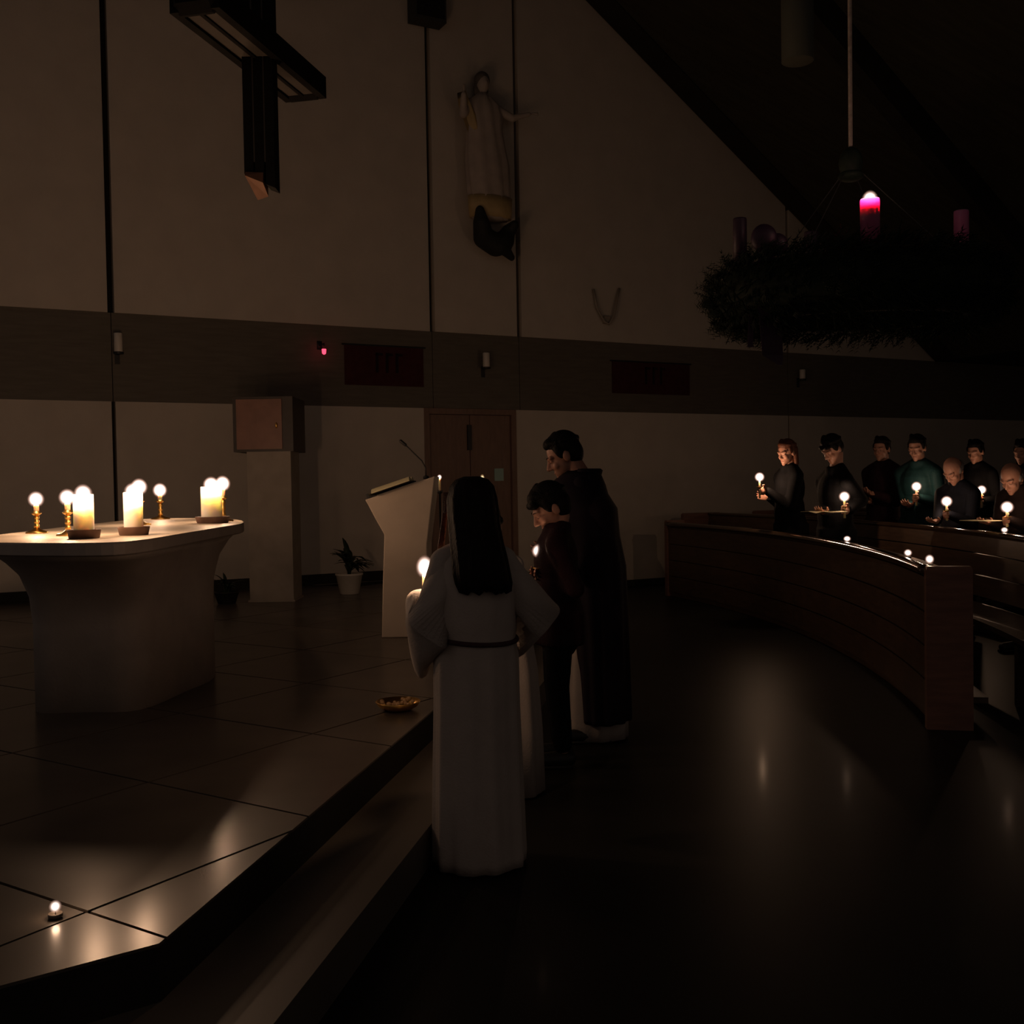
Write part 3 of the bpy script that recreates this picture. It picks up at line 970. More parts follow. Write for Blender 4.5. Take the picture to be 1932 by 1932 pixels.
def wreath_candle(deg, h, r, lab, lit, wx='violet_wax'):
    b = on_ring(deg)
    t = thing('wreath_candle', lab, 'candle', b)
    MB().lathe([(r, 0), (r, h - .006), (r * .95, h), (r * .82, h - .004), (r * .72, h - .030), (r * .4, h - .040), (.001, h - .041)], n=24).build('wax', M[wx], t, True)
    MB().tube([(0, 0, h - .043), (.001, 0, h - .012)], .0016, 6).build('wick', M['wick'], t)
    MB().lathe([(r * 1.6, -.012), (r * 1.7, 0), (r * 1.65, .006), (r * 1.02, .008), (r * 1.02, -.004)], n=20).build('drip_plate', M['iron'], t, True)
    if lit:
        flame(t, h - .034, .074, .036)
        glow((0, 0, h - .006), 1.3, t, .010, (1, .62, .5))
        glow((0, 0, h + .030), 0.4, t, .010, (1, .62, .5))
    return t


wreath_candle(-100, .205, .040, 'lit violet-pink candle on the near side of the wreath', True)
wreath_candle(5, .255, .034, 'unlit reddish candle at the right end of the wreath', False)
wreath_candle(176, .235, .032, 'unlit dark candle at the left end of the wreath', False, 'dark_wax')
wreath_candle(96, .250, .036, 'unlit candle on the far side of the wreath behind the lit one', False, 'dark_wax')
bw = thing('bow', 'dark violet bow with hanging ribbon tails at the left end of the wreath', 'bow', WC + Vector((-.462, -.20, .06)))
for (c_, r_, nm) in (((-.01, -.03, .155), (.060, .035, .065), 'loop'), ((.055, .0, .135), (.050, .035, .050), 'loop'), ((.0, -.05, .09), (.030, .025, .030), 'knot')):
    m1 = MB(); m1.ell(c_, r_); m1.build(nm, M['ribbon'], bw, True)


def strip(pts, w, th=.003):
    m = MB(); rr = []
    for (x, y, z, ww) in pts:
        rr.append([(x - ww, y, z), (x + ww, y, z), (x + ww, y + th, z), (x - ww, y + th, z)])
    m.loft(rr); return m


strip([(0, -.05, .09, .03), (-.02, -.10, .02, .04), (-.015, -.11, -.12, .045), (.0, -.10, -.26, .048), (.01, -.08, -.37, .046), (.045, -.08, -.415, .010)], 0).build('tail', M['ribbon'], bw)
strip([(-.05, -.04, .05, .012), (-.07, -.06, -.08, .012), (-.075, -.05, -.20, .012), (-.08, -.04, -.33, .012)], 0).build('tail', M['ribbon'], bw)

rp = thing('suspension_rope', 'pale rope from the roof ending in a knot over the wreath', 'rope', (1.612, 5.0, 2.92))
MB().tube([(0, 0, .05), (.003, 0, 1.2), (.01, 0, 4.4)], .010, 8).build('rope', M['rope'], rp, True)
m1 = MB(); m1.ell((0, 0, .0), (.055, .055, .075)); m1.ell((.0, 0, -.06), (.060, .060, .025)); m1.build('hub', M['fir'], rp, True)
for k in range(4):
    a = R(45 + 90 * k)
    e_ = WC + tilt @ Vector((RW * math.cos(a), RW * math.sin(a), RT * .5)) - rp.location
    MB().tube([(.06 * math.cos(a), .06 * math.sin(a), -.06), e_], .0022, 6).build('chain', M['iron'], rp)

# ------------------------------------------------------------------ pews: curved rows round the altar
PC = Vector((-11.113, 8.92))
PR = 13.775


def arc(r, deg):
    return PC + Vector((math.cos(R(deg)), math.sin(R(deg)))) * r


def arc_bar(root, r0, r1, z0, z1, a0, a1, n=44, tilt_=0.0):
    """bar with rectangular section that follows the curve; tilt_ pushes its top outwards"""
    rr = []
    for k in range(n + 1):
        d = a0 + (a1 - a0) * k / n
        p0, p1 = arc(r0, d) - root.xy, arc(r1, d) - root.xy
        q0, q1 = arc(r0 + tilt_, d) - root.xy, arc(r1 + tilt_, d) - root.xy
        rr.append([(p0.x, p0.y, z0 - root.z), (p1.x, p1.y, z0 - root.z), (q1.x, q1.y, z1 - root.z), (q0.x, q0.y, z1 - root.z)])
    return MB().loft([r_[::-1] for r_ in rr])


def arc_rail(root, r, z, rad, a0, a1, n=60, flat=.7):
    rr = []
    for k in range(n + 1):
        d = a0 + (a1 - a0) * k / n
        ring_ = []
        for i in range(14):
            b = 2 * math.pi * i / 14
            p = arc(r + rad * math.cos(b), d) - root.xy
            ring_.append((p.x, p.y, z + rad * flat * math.sin(b) - root.z))
        rr.append(ring_[::-1])
    return MB().loft(rr)


def end_panel(root, r0, r1, deg, z1, th=.28):
    """upright board at the end of a row, set along the radius; th in degrees"""
    p = [arc(r0, deg - th), arc(r1, deg - th), arc(r1, deg), arc(r0, deg)]
    m = MB()
    prof = [(0, 1.0), (.9, 1.0), (1.0, 1.0)]
    pp = [(q - root.xy) for q in p]
    m.loft([[(q.x, q.y, z - root.z) for q in pp] for z in (0.0, z1 - .02)] + [[((q - (pp[0] + pp[2]) / 2).x * .94 + ((pp[0] + pp[2]) / 2).x, (q - (pp[0] + pp[2]) / 2).y * .94 + ((pp[0] + pp[2]) / 2).y, z1 - root.z) for q in pp]])
    return m


def pew_front(a0, a1, label):
    rt = arc(PR + .1, a0 + 4)
    root = Vector((rt.x, rt.y, 0))
    t = thing('pew', label, 'pew', root)
    for z0, z1 in ((.06, .25), (.262, .45), (.462, .65), (.662, .86)):
        arc_bar(root, PR + .02, PR + .05, z0, z1, a0, a1).build('board', M['pew'], t)
    arc_bar(root, PR + .055, PR + .08, 0.0, .9, a0, a1).build('backing', M['pew'], t)
    arc_bar(root, PR + .02, PR + .125, .885, .915, a0, a1).build('shelf', M['pew'], t)
    arc_rail(root, PR + .02, .905, .042, a0, a1).build('rail', M['pew_rail'], t, True)
    end_panel(root, PR, PR + .25, a0, .935).build('end_panel', M['pew_end'], t)
    end_panel(root, PR, PR + .25, a1 + .28, .95).build('end_panel', M['pew_end'], t)
    arc_bar(root, PR + .20, PR + .36, .13, .165, a0 + .3, -1.5).build('kneeler', M['pew'], t)
    return t


def pew_bench(dr_, a0, a1, label, z_top=1.0):
    rt = arc(PR + dr_ + .4, a0 + 4)
    root = Vector((rt.x, rt.y, 0))
    t = thing('pew', label, 'pew', root, group=None)
    arc_bar(root, PR + dr_, PR + dr_ + .38, .42, .455, a0, a1).build('seat', M['pew'], t)
    for z0, z1 in ((.50, .66), (.672, .83), (.842, .97)):
        arc_bar(root, PR + dr_ + .40, PR + dr_ + .425, z0, z1, a0, a1, tilt_=.012).build('board', M['pew'], t)
    arc_bar(root, PR + dr_ + .43, PR + dr_ + .60, z_top - .035, z_top - .005, a0, a1).build('shelf', M['pew'], t)
    arc_rail(root, PR + dr_ + .43, z_top - .01, .036, a0, a1).build('rail', M['pew_rail'], t, True)
    for d in (a0 + 2, (a0 + a1) / 2, a1 - 2):
        end_panel(root, PR + dr_ + .05, PR + dr_ + .36, d, .42).build('support', M['pew'], t)
    end_panel(root, PR + dr_ + .02, PR + dr_ + .60, a0, z_top).build('end_panel', M['pew_end'], t)
    end_panel(root, PR + dr_ + .02, PR + dr_ + .60, a1 + .28, z_top + .01).build('end_panel', M['pew_end'], t)
    return t


pew_front(-11.8, 18.6, 'curved boarded front of the first pew row with glossy top rail')
pew_bench(.62, -11.0, 21.5, 'curved wooden bench of the first row behind the boarded pew front')
pew_bench(1.85, -8.0, 22.0, 'curved wooden bench of the second row behind the first bench')
pew_bench(3.08, -5.0, 22.0, 'curved wooden bench of the third row, hindmost in view')


for off_, deg_, z_, fh_, fr_, lab in ((.065, -1.25, .915, .055, .034, 'added tea light as glint on the first pew rail, third from the reddish pew end'),
                               (.065, -8.35, .915, .055, .030, 'added tea light as glint on the first pew rail, second from the reddish pew end'),
                               (.065, -11.0, .915, .065, .030, 'added tea light as glint on the first pew rail, right beside the reddish pew end'),
                               (.50, -3.2, .995, .050, .030, 'added tea light as glint on the first bench shelf near the right frame edge')):
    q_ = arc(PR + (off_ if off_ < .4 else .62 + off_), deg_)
    t = thing('added_tea_light', lab, 'tea light', (q_.x, q_.y, z_ + .001), 0)  # tea light added to make a bright spot on the rail
    MB().lathe([(.019, 0), (.0205, .003), (.0205, .014), (.019, .014), (.018, .009), (.001, .009)], n=18).build('added_cup', M['iron'], t, True)
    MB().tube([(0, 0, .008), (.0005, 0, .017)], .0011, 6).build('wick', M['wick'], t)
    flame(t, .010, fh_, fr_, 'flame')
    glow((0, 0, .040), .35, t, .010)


# ------------------------------------------------------------------ people
def rotz(v, a):
    return Matrix.Rotation(a, 3, 'Z') @ Vector(v)


def ik(sh, wr_, l1, l2, pole):
    d = wr_ - sh
    L = min(d.length, (l1 + l2) * .999)
    dn = d.normalized()
    x = (l1 * l1 - l2 * l2 + L * L) / (2 * L)
    h = math.sqrt(max(0, l1 * l1 - x * x))
    p = Vector(pole) - dn * Vector(pole).dot(dn)
    return sh + dn * x + p.normalized() * h


def add_hand(mb, w, d, n, s, thumb_side, curl=(.5, .55, .6, .7), spread=.05):
    """w wrist, d towards the fingers, n palm normal, s scale; thumb_side +1/-1 along d x n"""
    d = Vector(d).normalized()
    n = (Vector(n) - d * Vector(n).dot(d)).normalized()
    sd = d.cross(n).normalized() * thumb_side
    rot = Matrix((sd, d, n)).transposed()
    mb.ell(w + d * .048 * s, (.041 * s, .052 * s, .0155 * s), rot)
    mb.cap(w, .026 * s, w + d * .03 * s, .024 * s)
    ln = (.070, .080, .075, .058)
    for i in range(4):
        off = (.031 - .0207 * i)
        p = w + d * (.090 - .004 * abs(i - 1.3)) * s + sd * off * s
        dd = (d + sd * spread * (1.5 - i)).normalized()
        cu = curl[i]
        mb.cap(w + d * .05 * s + sd * off * .9 * s, .0105 * s, p, .0092 * s, 10)
        for k, (fr_, r_) in enumerate(((.45, .0088), (.30, .0080), (.25, .0070))):
            ax = dd.cross(n).normalized()
            dd = (dd * math.cos(cu) + n * math.sin(cu)).normalized()
            n = n if k == 0 else n
            q = p + dd * ln[i] * fr_ * s
            mb.cap(p, r_ * s, q, r_ * .9 * s, 10)
            p = q
            cu = curl[i] * 1.0
            # keep bending in the same plane
            base_n = Vector(n)
            nn = base_n - dd * base_n.dot(dd)
            if nn.length > .2: pass
    b = w + d * .022 * s + sd * .030 * s
    t1 = (d * .55 + sd * .62 + n * .45).normalized()
    t2 = (d * .75 + sd * .05 + n * .65).normalized()
    mb.cap(b - sd * .012 * s, .015 * s, b + t1 * .038 * s, .0115 * s, 10)
    mb.cap(b + t1 * .038 * s, .0110 * s, b + t1 * .038 * s + t2 * .032 * s, .0088 * s, 10)


def head_matrix(pos, pitch, yaw):
    return Matrix.Translation(pos) @ Matrix.Rotation(yaw, 4, 'Z') @ Matrix.Rotation(-pitch, 4, 'X')


def add_head(mb, Mh, s):
    def P(x, y, z): return Mh @ Vector((x * s, y * s, z * s))
    Rm = Mh.to_3x3()

    def E(c, r): mb.ell(P(*c), [k * s for k in r], Rm, 18, 12)

    def Cp(a, ra, b, rb): mb.cap(P(*a), ra * s, P(*b), rb * s, 12)
    E((0, -.012, .025), (.075, .094, .098))
    E((0, .028, -.035), (.058, .064, .078))
    E((0, .050, -.070), (.040, .045, .040))
    E((0, .078, -.098), (.021, .019, .018))
    Cp((0, .088, .012), .008, (0, .112, -.028), .0125)
    for sx in (-1, 1):
        E((sx * .013, .098, -.034), (.009, .011, .008))
        Cp((sx * .048, .072, .024), .010, (sx * .012, .086, .022), .009)
        E((sx * .036, .062, -.030), (.022, .022, .024))
        E((sx * .031, .076, .004), (.0150, .0110, .0090))
        E((sx * .077, -.008, -.012), (.010, .022, .032))
    Cp((-.017, .087, -.060), .0055, (.017, .087, -.060), .0055)
    Cp((-.014, .086, -.071), .0065, (.014, .086, -.071), .0065)


def face_parts(Mh, s, body, brow_mat):
    def P(x, y, z): return Mh @ Vector((x * s, y * s, z * s))
    for sx in (-1, 1):
        m = MB()
        m.tube([P(sx * .018, .0855, -.002), P(sx * .031, .0880, -.0055), P(sx * .044, .0825, -.002)], [.0009 * s, .0016 * s, .0009 * s], 6)
        m.build('eyelash', M['lash'], body, True)
        m = MB()
        m.tube([P(sx * .016, .0945, .026), P(sx * .032, .0905, .032), P(sx * .050, .078, .027)], [.0016 * s, .0021 * s, .0010 * s], 6)
        m.build('eyebrow', brow_mat, body, True)
    m = MB()
    m.tube([P(-.019, .0875, -.0655), P(-.008, .0925, -.0645), P(.008, .0925, -.0645), P(.019, .0875, -.0655)], [.0016 * s, .0040 * s, .0040 * s, .0016 * s], 8)
    m.build('mouth', M['lip'], body, True)


def short_hair(mb, Mh, s, vol=1.0, fringe=0.0):
    Rm = Mh.to_3x3()

    def E(c, r): mb.ell(Mh @ Vector([k * s for k in c]), [k * s for k in r], Rm, 18, 12)
    E((0, -.026, .045), (.083 * vol, .096 * vol, .092 * vol))
    E((0, -.050, .00), (.077 * vol, .068 * vol, .085 * vol))
    E((0, .028, .092), (.058, .050, .036))
    for sx in (-1, 1):
        E((sx * .070, .012, .028), (.016, .026, .042))
        if fringe: E((sx * .03, .070, .066), (.036, .026, .022))
    for k in range(26):
        a = k * 2.39996
        zz = .02 + .11 * ((k * .618) % 1)
        rr_ = math.sqrt(max(.0, 1 - (zz / .16) ** 2))
        x, y = .078 * vol * rr_ * math.cos(a), -.028 + .090 * vol * rr_ * math.sin(a)
        if y > .05 and zz < .08: continue
        E((x, y, zz), (.018, .018, .016))


def long_hair(mb, Mh, s, drop):
    short_hair(mb, Mh, s, 1.03)
    for k in range(9):
        a = R(200 + k * 17.5)
        p0 = Mh @ Vector((.072 * s * math.cos(a), -.03 * s + .075 * s * math.sin(a), .02 * s))
        p1 = p0 + Vector((.02 * math.cos(a), .01 * math.sin(a), -drop))
        mb.cap(p0, .026 * s, p1, .022 * s, 10)


def person(label, root, yaw, H, head, pitch, hyaw, hands, coat, hair='short', hair_m='hair_black', voxel=.007, group=None,
           coat_z=.35, face=True, bulk=1.0, out={}, shw=.185):
    """root: world feet point; head: world head centre; hands: {'L': (target_world, dir_world, normal_world, curl)}"""
    k = H / 1.72
    root = Vector(root)
    t = thing('person', label, 'person', root, yaw, group)
    inv = Matrix.Rotation(-yaw, 3, 'Z')
    hc = inv @ (Vector(head) - root)
    Mh = head_matrix(hc, pitch, hyaw)
    hs = (.92 + .08 * k)
    b = MB()
    add_head(b, Mh, hs)
    neck1 = Mh @ Vector((0, -.025, -.07))
    shc = Vector((hc.x * .55, hc.y * .45, 1.40 * k))
    shc.z = hc.z - .205 * k if pitch < .5 else min(1.40 * k, hc.z - .13)
    b.cap(shc + Vector((0, -.015, .01)), .062 * k, neck1, .052 * k)
    for sx in (-1, 1):
        b.cap(neck1.lerp(shc, .55) + Vector((sx * .025, -.02, 0)), .040 * k, shc + Vector((sx * (shw - .055) * k, -.01, -.012)), .050 * k)
    b.cap(shc + Vector((-(shw - .03) * k, 0, -.02)), .052 * k, shc + Vector(((shw - .03) * k, 0, -.02)), .052 * k)
    ch = Vector((hc.x * .4, hc.y * .3, shc.z - .14 * k))
    b.ell(ch, (min(.165, shw) * k, .108 * k, .19 * k))
    b.ell((hc.x * .2, hc.y * .1, 1.08 * k), (.145 * k, .105 * k, .18 * k))
    b.ell((0, -.01, .93 * k), (.160 * k, .115 * k, .14 * k))
    for sx in (-1, 1):
        b.cap((sx * .085 * k, 0, .90 * k), .085 * k, (sx * .095 * k, .012, .50 * k), .055 * k)
        b.cap((sx * .095 * k, .012, .50 * k), .054 * k, (sx * .10 * k, -.015, .09 * k), .038 * k)
        b.cap((sx * .10 * k, -.03, .04), .036, (sx * .115 * k, .15 * k, .03), .028)
    arms = {}
    for side, sx in (('L', -1), ('R', 1)):
        sh = shc + Vector((sx * shw * k, 0, -.035 * k))
        if side in hands:
            T, d, n, cu = hands[side]
            T = inv @ (Vector(T) - root)
            d = (inv @ Vector(d)).normalized(); n = (inv @ Vector(n)).normalized()
            wr_ = T - d * .075 * k - n * .024
        else:
            d = Vector((-sx * .12, .25, -1)).normalized(); n = Vector((-sx, 0, 0)); cu = (.3, .35, .4, .45)
            wr_ = sh + Vector((sx * .05, .09, -.47 * k))
        el = ik(sh, wr_, .285 * k, .255 * k, Vector((sx * out.get(side, .25), -.45, -.9)))
        L_ = (wr_ - sh).length
        b.cap(sh, .050 * k, el, .040 * k)
        b.cap(el, .040 * k, wr_, .027 * k)
        add_hand(b, wr_, d, n, k, 1 if (d.cross(n)).dot(Vector((0, 0, 1))) > 0 else -1, cu)
        arms[side] = (sh, el, wr_, d)
    body = baked_union(b, 'body', M['skin'], t, voxel, 3)
    if face: face_parts(Mh, hs, body, M[hair_m])
    if coat:
        c = MB()
        u = bulk
        c.cap(shc + Vector((-.150 * k, -.01, -.02)), .074 * k * u, shc + Vector((.150 * k, -.01, -.02)), .074 * k * u)
        c.ell(ch + Vector((0, -.006, 0)), (.192 * k * u, .140 * k * u, .225 * k))
        c.ell((hc.x * .2, hc.y * .1, 1.06 * k), (.185 * k * u, .142 * k * u, .26 * k))
        c.ell((0, -.01, .90 * k), (.200 * k * u, .152 * k * u, .26 * k))
        if coat_z < .8:
            rr_ = []
            for z in (coat_z, coat_z + .02, .95 * k):
                f_ = 1.0 if z > coat_z else .97
                rr_.append([((.205 * f_ + .012 * math.sin(5 * a)) * k * u * math.cos(a), -.01 + (.160 * f_ + .010 * math.sin(5 * a)) * k * u * math.sin(a), z) for a in [2 * math.pi * i / 32 for i in range(32)]])
            c.loft(rr_)
        c.lathe([(.088 * k, -.03), (.090 * k, .045), (.08 * k, .065), (.04, .05)], shc.lerp(neck1, .2) + Vector((0, -.010, .0)), 18)
        for sx in (-1, 1):
            c.cap(neck1.lerp(shc, .6) + Vector((sx * .03, -.02, 0)), .060 * k, shc + Vector((sx * .14 * k, -.01, -.012)), .072 * k)
        for sd_ in arms:
            sh, el, wr_, d = arms[sd_]
            c.cap(sh, .068 * k * u, el, .058 * k * u)
            c.cap(el, .058 * k * u, wr_ - (wr_ - el).normalized() * .012, .043 * k)
        baked_union(c, 'coat', M[coat], t, .011, 4)
    h = MB()
    if hair == 'short': short_hair(h, Mh, hs)
    elif hair == 'fringe': short_hair(h, Mh, hs, 1.03, 1)
    elif hair == 'bun':
        short_hair(h, Mh, hs, 1.03)
        h.ell(Mh @ Vector((0, -.11 * hs, .07 * hs)), (.045, .045, .045))
    elif hair == 'bob': long_hair(h, Mh, hs, .15)
    elif hair == 'rim':
        for kk in range(13):
            a = R(170 + kk * 16.5)
            h.ell(Mh @ Vector((.074 * hs * math.cos(a), -.012 * hs + .088 * hs * math.sin(a), .0)), (.016, .016, .034), None, 10, 8)
    if hair: baked_union(h, 'hair', M[hair_m], t, .006, 3)
    if coat:   # trousers under the coat
        c = MB()
        for sx in (-1, 1):
            c.cap((sx * .085 * k, 0, .88 * k), .100 * k, (sx * .095 * k, .010, .50 * k), .075 * k)
            c.cap((sx * .095 * k, .010, .50 * k), .074 * k, (sx * .10 * k, -.01, .14 * k), .062 * k)
        c.ell((0, -.01, .92 * k), (.172 * k, .128 * k, .12 * k))
        baked_union(c, 'trousers', M['cloth_black'], t, .014, 3)
    for sx in (-1, 1):
        m = MB(); m.cap((sx * .10 * k, -.035, .045), .044, (sx * .117 * k, .155 * k, .038), .037); m.box((sx * .109 * k, .06 * k, .008), (.075, .26 * k, .016))
        m.build('shoe', M['iron'], t, True)
    return t, body, hc, shc, arms, Mh, k


UPN = (0, 0, 1)
GRIP = (.95, .95, .95, 1.0)


def held_candle(T, z_flame, lab, watts=P_HELD, below=.16, fh=.110, fr=.056, r=.010, guard=True, light_r=.015):
    """lit taper held upright at T with its flame at z_flame"""
    h = z_flame - .03 - (T[2] - below * .45)
    t = taper_candle((T[0], T[1], T[2] - below * .45), h, r, lab, watts=watts, fh=fh, fr=fr, light_r=light_r)
    if guard:
        MB().lathe([(r * 1.05, h * .55), (.030, h * .62), (.031, h * .64), (r * 1.05, h * .60)], n=16).build('drip_guard', M['brass'], t, True)
    return t


# --- congregation behind the pews (faces turned down to their candles)
LEFT = R(90)
person('auburn-haired woman in a black coat holding a candle out at the far pew end', (2.84, 10.85, 0), R(100), 1.80, (2.80, 10.78, 1.715), .30, R(25),
       {'L': ((2.50, 10.62, 1.33), (-.9, -.25, .0), (.2, -1, 0), GRIP), 'R': ((2.55, 10.80, 1.28), (-.9, -.1, .1), (0, -1, .2), (.5, .5, .5, .5))}, 'cloth_black', 'bob', 'hair_red')
held_candle((2.48, 10.60, 1.33), 1.471, 'candle held out by the auburn-haired woman in black', 8.0)
person('dark-haired person in a black coat bending over an open booklet in the first pew', (3.00, 9.85, 0), R(108), 1.78, (2.945, 9.73, 1.715), .62, R(10),
       {'L': ((2.985, 9.52, 1.16), (-.85, -.35, .1), (.2, -1, 0), GRIP), 'R': ((2.80, 9.62, 1.17), (-.6, -.7, .1), (0, 0, 1), (.35, .4, .4, .45))}, 'cloth_black', 'fringe', 'hair_black', out={'L': -.1, 'R': .1})
held_candle((2.981, 9.50, 1.16), 1.281, 'candle before the dark-haired person bent over the booklet', P_FAR)
bkl = thing('booklet', 'wide open song booklet held low in front of the dark-haired person', 'booklet', (2.80, 9.50, 1.135), R(115))
for sx in (-1, 1):
    m1 = MB(); m1.loft([[(0, -.10, 0), (0, .10, 0), (0, .10, .003), (0, -.10, .003)], [(sx * .10, -.10, .016), (sx * .10, .10, .016), (sx * .10, .10, .019), (sx * .10, -.10, .019)], [(sx * .20, -.10, .010), (sx * .20, .10, .010), (sx * .20, .10, .013), (sx * .20, -.10, .013)]])
    m1.build('page', M['paper'], bkl)
person('person in a plum jacket facing the altar, one hand lit, in the second pew', (3.94, 11.25, 0), R(120), 1.82, (3.90, 11.17, 1.745), .18, R(15),
       {'L': ((3.68, 10.90, 1.31), (-.8, -.55, .1), (.3, -.3, 1), (.35, .4, .45, .5)), 'R': ((3.70, 11.1, 1.22), (-.9, -.3, 0), (0, 0, 1), (.3, .3, .3, .3))}, 'cloth_plum', 'short', 'hair_dark')
person('person in a teal jacket holding a candle close to the chest in the second pew', (4.09, 10.65, 0), R(125), 1.82, (4.04, 10.56, 1.735), .35, R(15),
       {'L': ((3.915, 10.27, 1.24), (-.75, -.6, .0), (.4, -1, 0), GRIP), 'R': ((3.86, 10.36, 1.20), (-.7, -.7, .1), (0, 0, 1), (.4, .4, .4, .4))}, 'cloth_teal', 'short', 'hair_dark')
held_candle((3.914, 10.25, 1.24), 1.353, 'candle that lights the teal jacket', P_FAR)
person('bald stooping man, head bowed low over his candle in the second pew', (4.12, 9.75, 0), R(118), 1.62, (4.00, 9.60, 1.50), .75, R(5),
       {'L': ((3.84, 9.37, 1.10), (-.75, -.6, -.1), (.4, -1, 0), GRIP), 'R': ((3.70, 9.33, 1.075), (-.8, -.5, 0), (0, 0, 1), (.35, .4, .4, .45))}, 'cloth_navy', 'rim', 'hair_grey')
held_candle((3.836, 9.35, 1.10), 1.226, 'candle below the face of the bald stooping man', P_FAR, .10)
person('person in a black coat farther back, only face and candle showing over the bald man', (5.12, 11.7, 0), R(120), 1.78, (5.085, 11.62, 1.71), .35, R(10),
       {'L': ((4.97, 11.23, 1.18), (-.7, -.6, 0), (.4, -1, 0), GRIP)}, 'cloth_black', 'short', 'hair_black', voxel=.009)
held_candle((4.965, 11.20, 1.18), 1.298, 'candle of the person in black farther back over the bald man', 3.0)
person('grey-haired person in brown coat with bowed face, holding candle and song sheet', (4.19, 8.62, 0), R(112), 1.60, (4.02, 8.52, 1.425), .60, R(12),
       {'L': ((3.86, 8.27, 1.09), (-.75, -.6, -.1), (.4, -1, 0), GRIP), 'R': ((3.76, 8.44, 1.10), (-.8, -.5, 0), (0, 0, 1), (.35, .4, .4, .45))}, 'cloth_brown', 'rim', 'hair_grey')
held_candle((3.855, 8.25, 1.09), 1.199, 'rightmost candle, before the grey-haired person with bowed face', P_FAR, .10)
bkl = thing('booklet', 'pale song sheet held by the grey-haired person at the right frame edge', 'booklet', (3.70, 8.35, 1.092), R(112))
m1 = MB(); m1.box((0, 0, .002), (.27, .19, .004)); m1.build('page', M['paper'], bkl)
person('person in a navy coat at the very right edge of the third pew', (5.30, 11.0, 0), R(118), 1.76, (5.26, 10.91, 1.68), .25, R(10), {}, 'cloth_navy', 'bob', 'hair_dark', voxel=.009)


# --- robes
def fold_ring(cx, cy, z, rx, ry, amp, nf, ph, n=96):
    out = []
    for i in range(n):
        a = 2 * math.pi * i / n
        f_ = 1 + amp * (math.sin(nf * a + ph) + .45 * math.sin((nf * 1.7) * a + 1.3 * ph + 1) + .3 * math.sin(3 * a + ph))
        out.append((cx + rx * f_ * math.cos(a), cy + ry * f_ * math.sin(a), z))
    return out


def bell_sleeve(sh, el, wr_, r0, r1, drop, n=28, open_dir=None):
    """sleeve from the shoulder over the elbow to a wide cuff that hangs down from the wrist"""
    pts = [sh, sh.lerp(el, .5), el, el.lerp(wr_, .45), el.lerp(wr_, .80), wr_]
    hang = [0, .05, .25, .6, .9, 1.0]
    rings = []
    m = len(pts)
    for k in range(m):
        t_ = (pts[min(k + 1, m - 1)] - pts[max(k - 1, 0)]).normalized()
        dn = Vector((0, 0, -1)); dn = (dn - t_ * dn.dot(t_))
        if dn.length < .3: dn = Vector((0, -1, 0)) - t_ * Vector((0, -1, 0)).dot(t_)
        dn.normalize()
        sd = t_.cross(dn).normalized()
        r = r0 + (r1 - r0) * (k / (m - 1))
        ring_ = []
        for i in range(n):
            a = 2 * math.pi * i / n
            dd = math.cos(a)
            ext = r + (drop * hang[k] * max(0, dd) ** 1.2)
            ripple = 1 + .05 * math.sin(4 * a + k)
            ring_.append(pts[k] + dn * dd * ext * ripple + sd * math.sin(a) * r * ripple * (1 - .25 * hang[k]))
        rings.append(ring_)
    mb = MB(); mb.loft(rings, False, False)
    return mb


def solid(o, th):
    s_ = o.modifiers.new('solid', 'SOLIDIFY'); s_.thickness = th; s_.offset = 0
    return o


def alb(t, k, shc, arms, rx_w, hem, rings, belt_z, seed, drop=.18, cuff=.07, sl='alb'):
    m = MB(); m.loft([fold_ring(*r_, seed) if len(r_) == 7 else r_ for r_ in rings], True, True)
    o = m.build('alb', M['alb'], t, True)
    y = MB()
    nk = Mh @ Vector((0, -.025, -.07))
    sL, sR = arms['L'][0], arms['R'][0]
    y.cap(sL + Vector((.01, 0, .008)), .064 * k, sR + Vector((-.01, 0, .008)), .064 * k)
    for sd_ in arms:
        sh, el = arms[sd_][:2]
        y.cap(nk.lerp(shc, .75), .062 * k, sh + Vector((0, 0, .008)), .062 * k)
        y.cap(sh, .062 * k, sh.lerp(el, .8), .054 * k)
    baked_union(y, 'yoke', M[sl], t, .009, 4)
    if sl:
        for sd_ in arms:
            sh, el, wr_, d = arms[sd_]
            dr_ = drop[sd_] if isinstance(drop, dict) else drop
            s_ = bell_sleeve(sh.lerp(shc, .30) + Vector((0, 0, .0)), el, wr_ - (wr_ - el).normalized() * .02, (.062 if sl == 'alb' else .074) * k, cuff, dr_)
            solid(s_.build('sleeve', M[sl], t, True), .006)
    return o


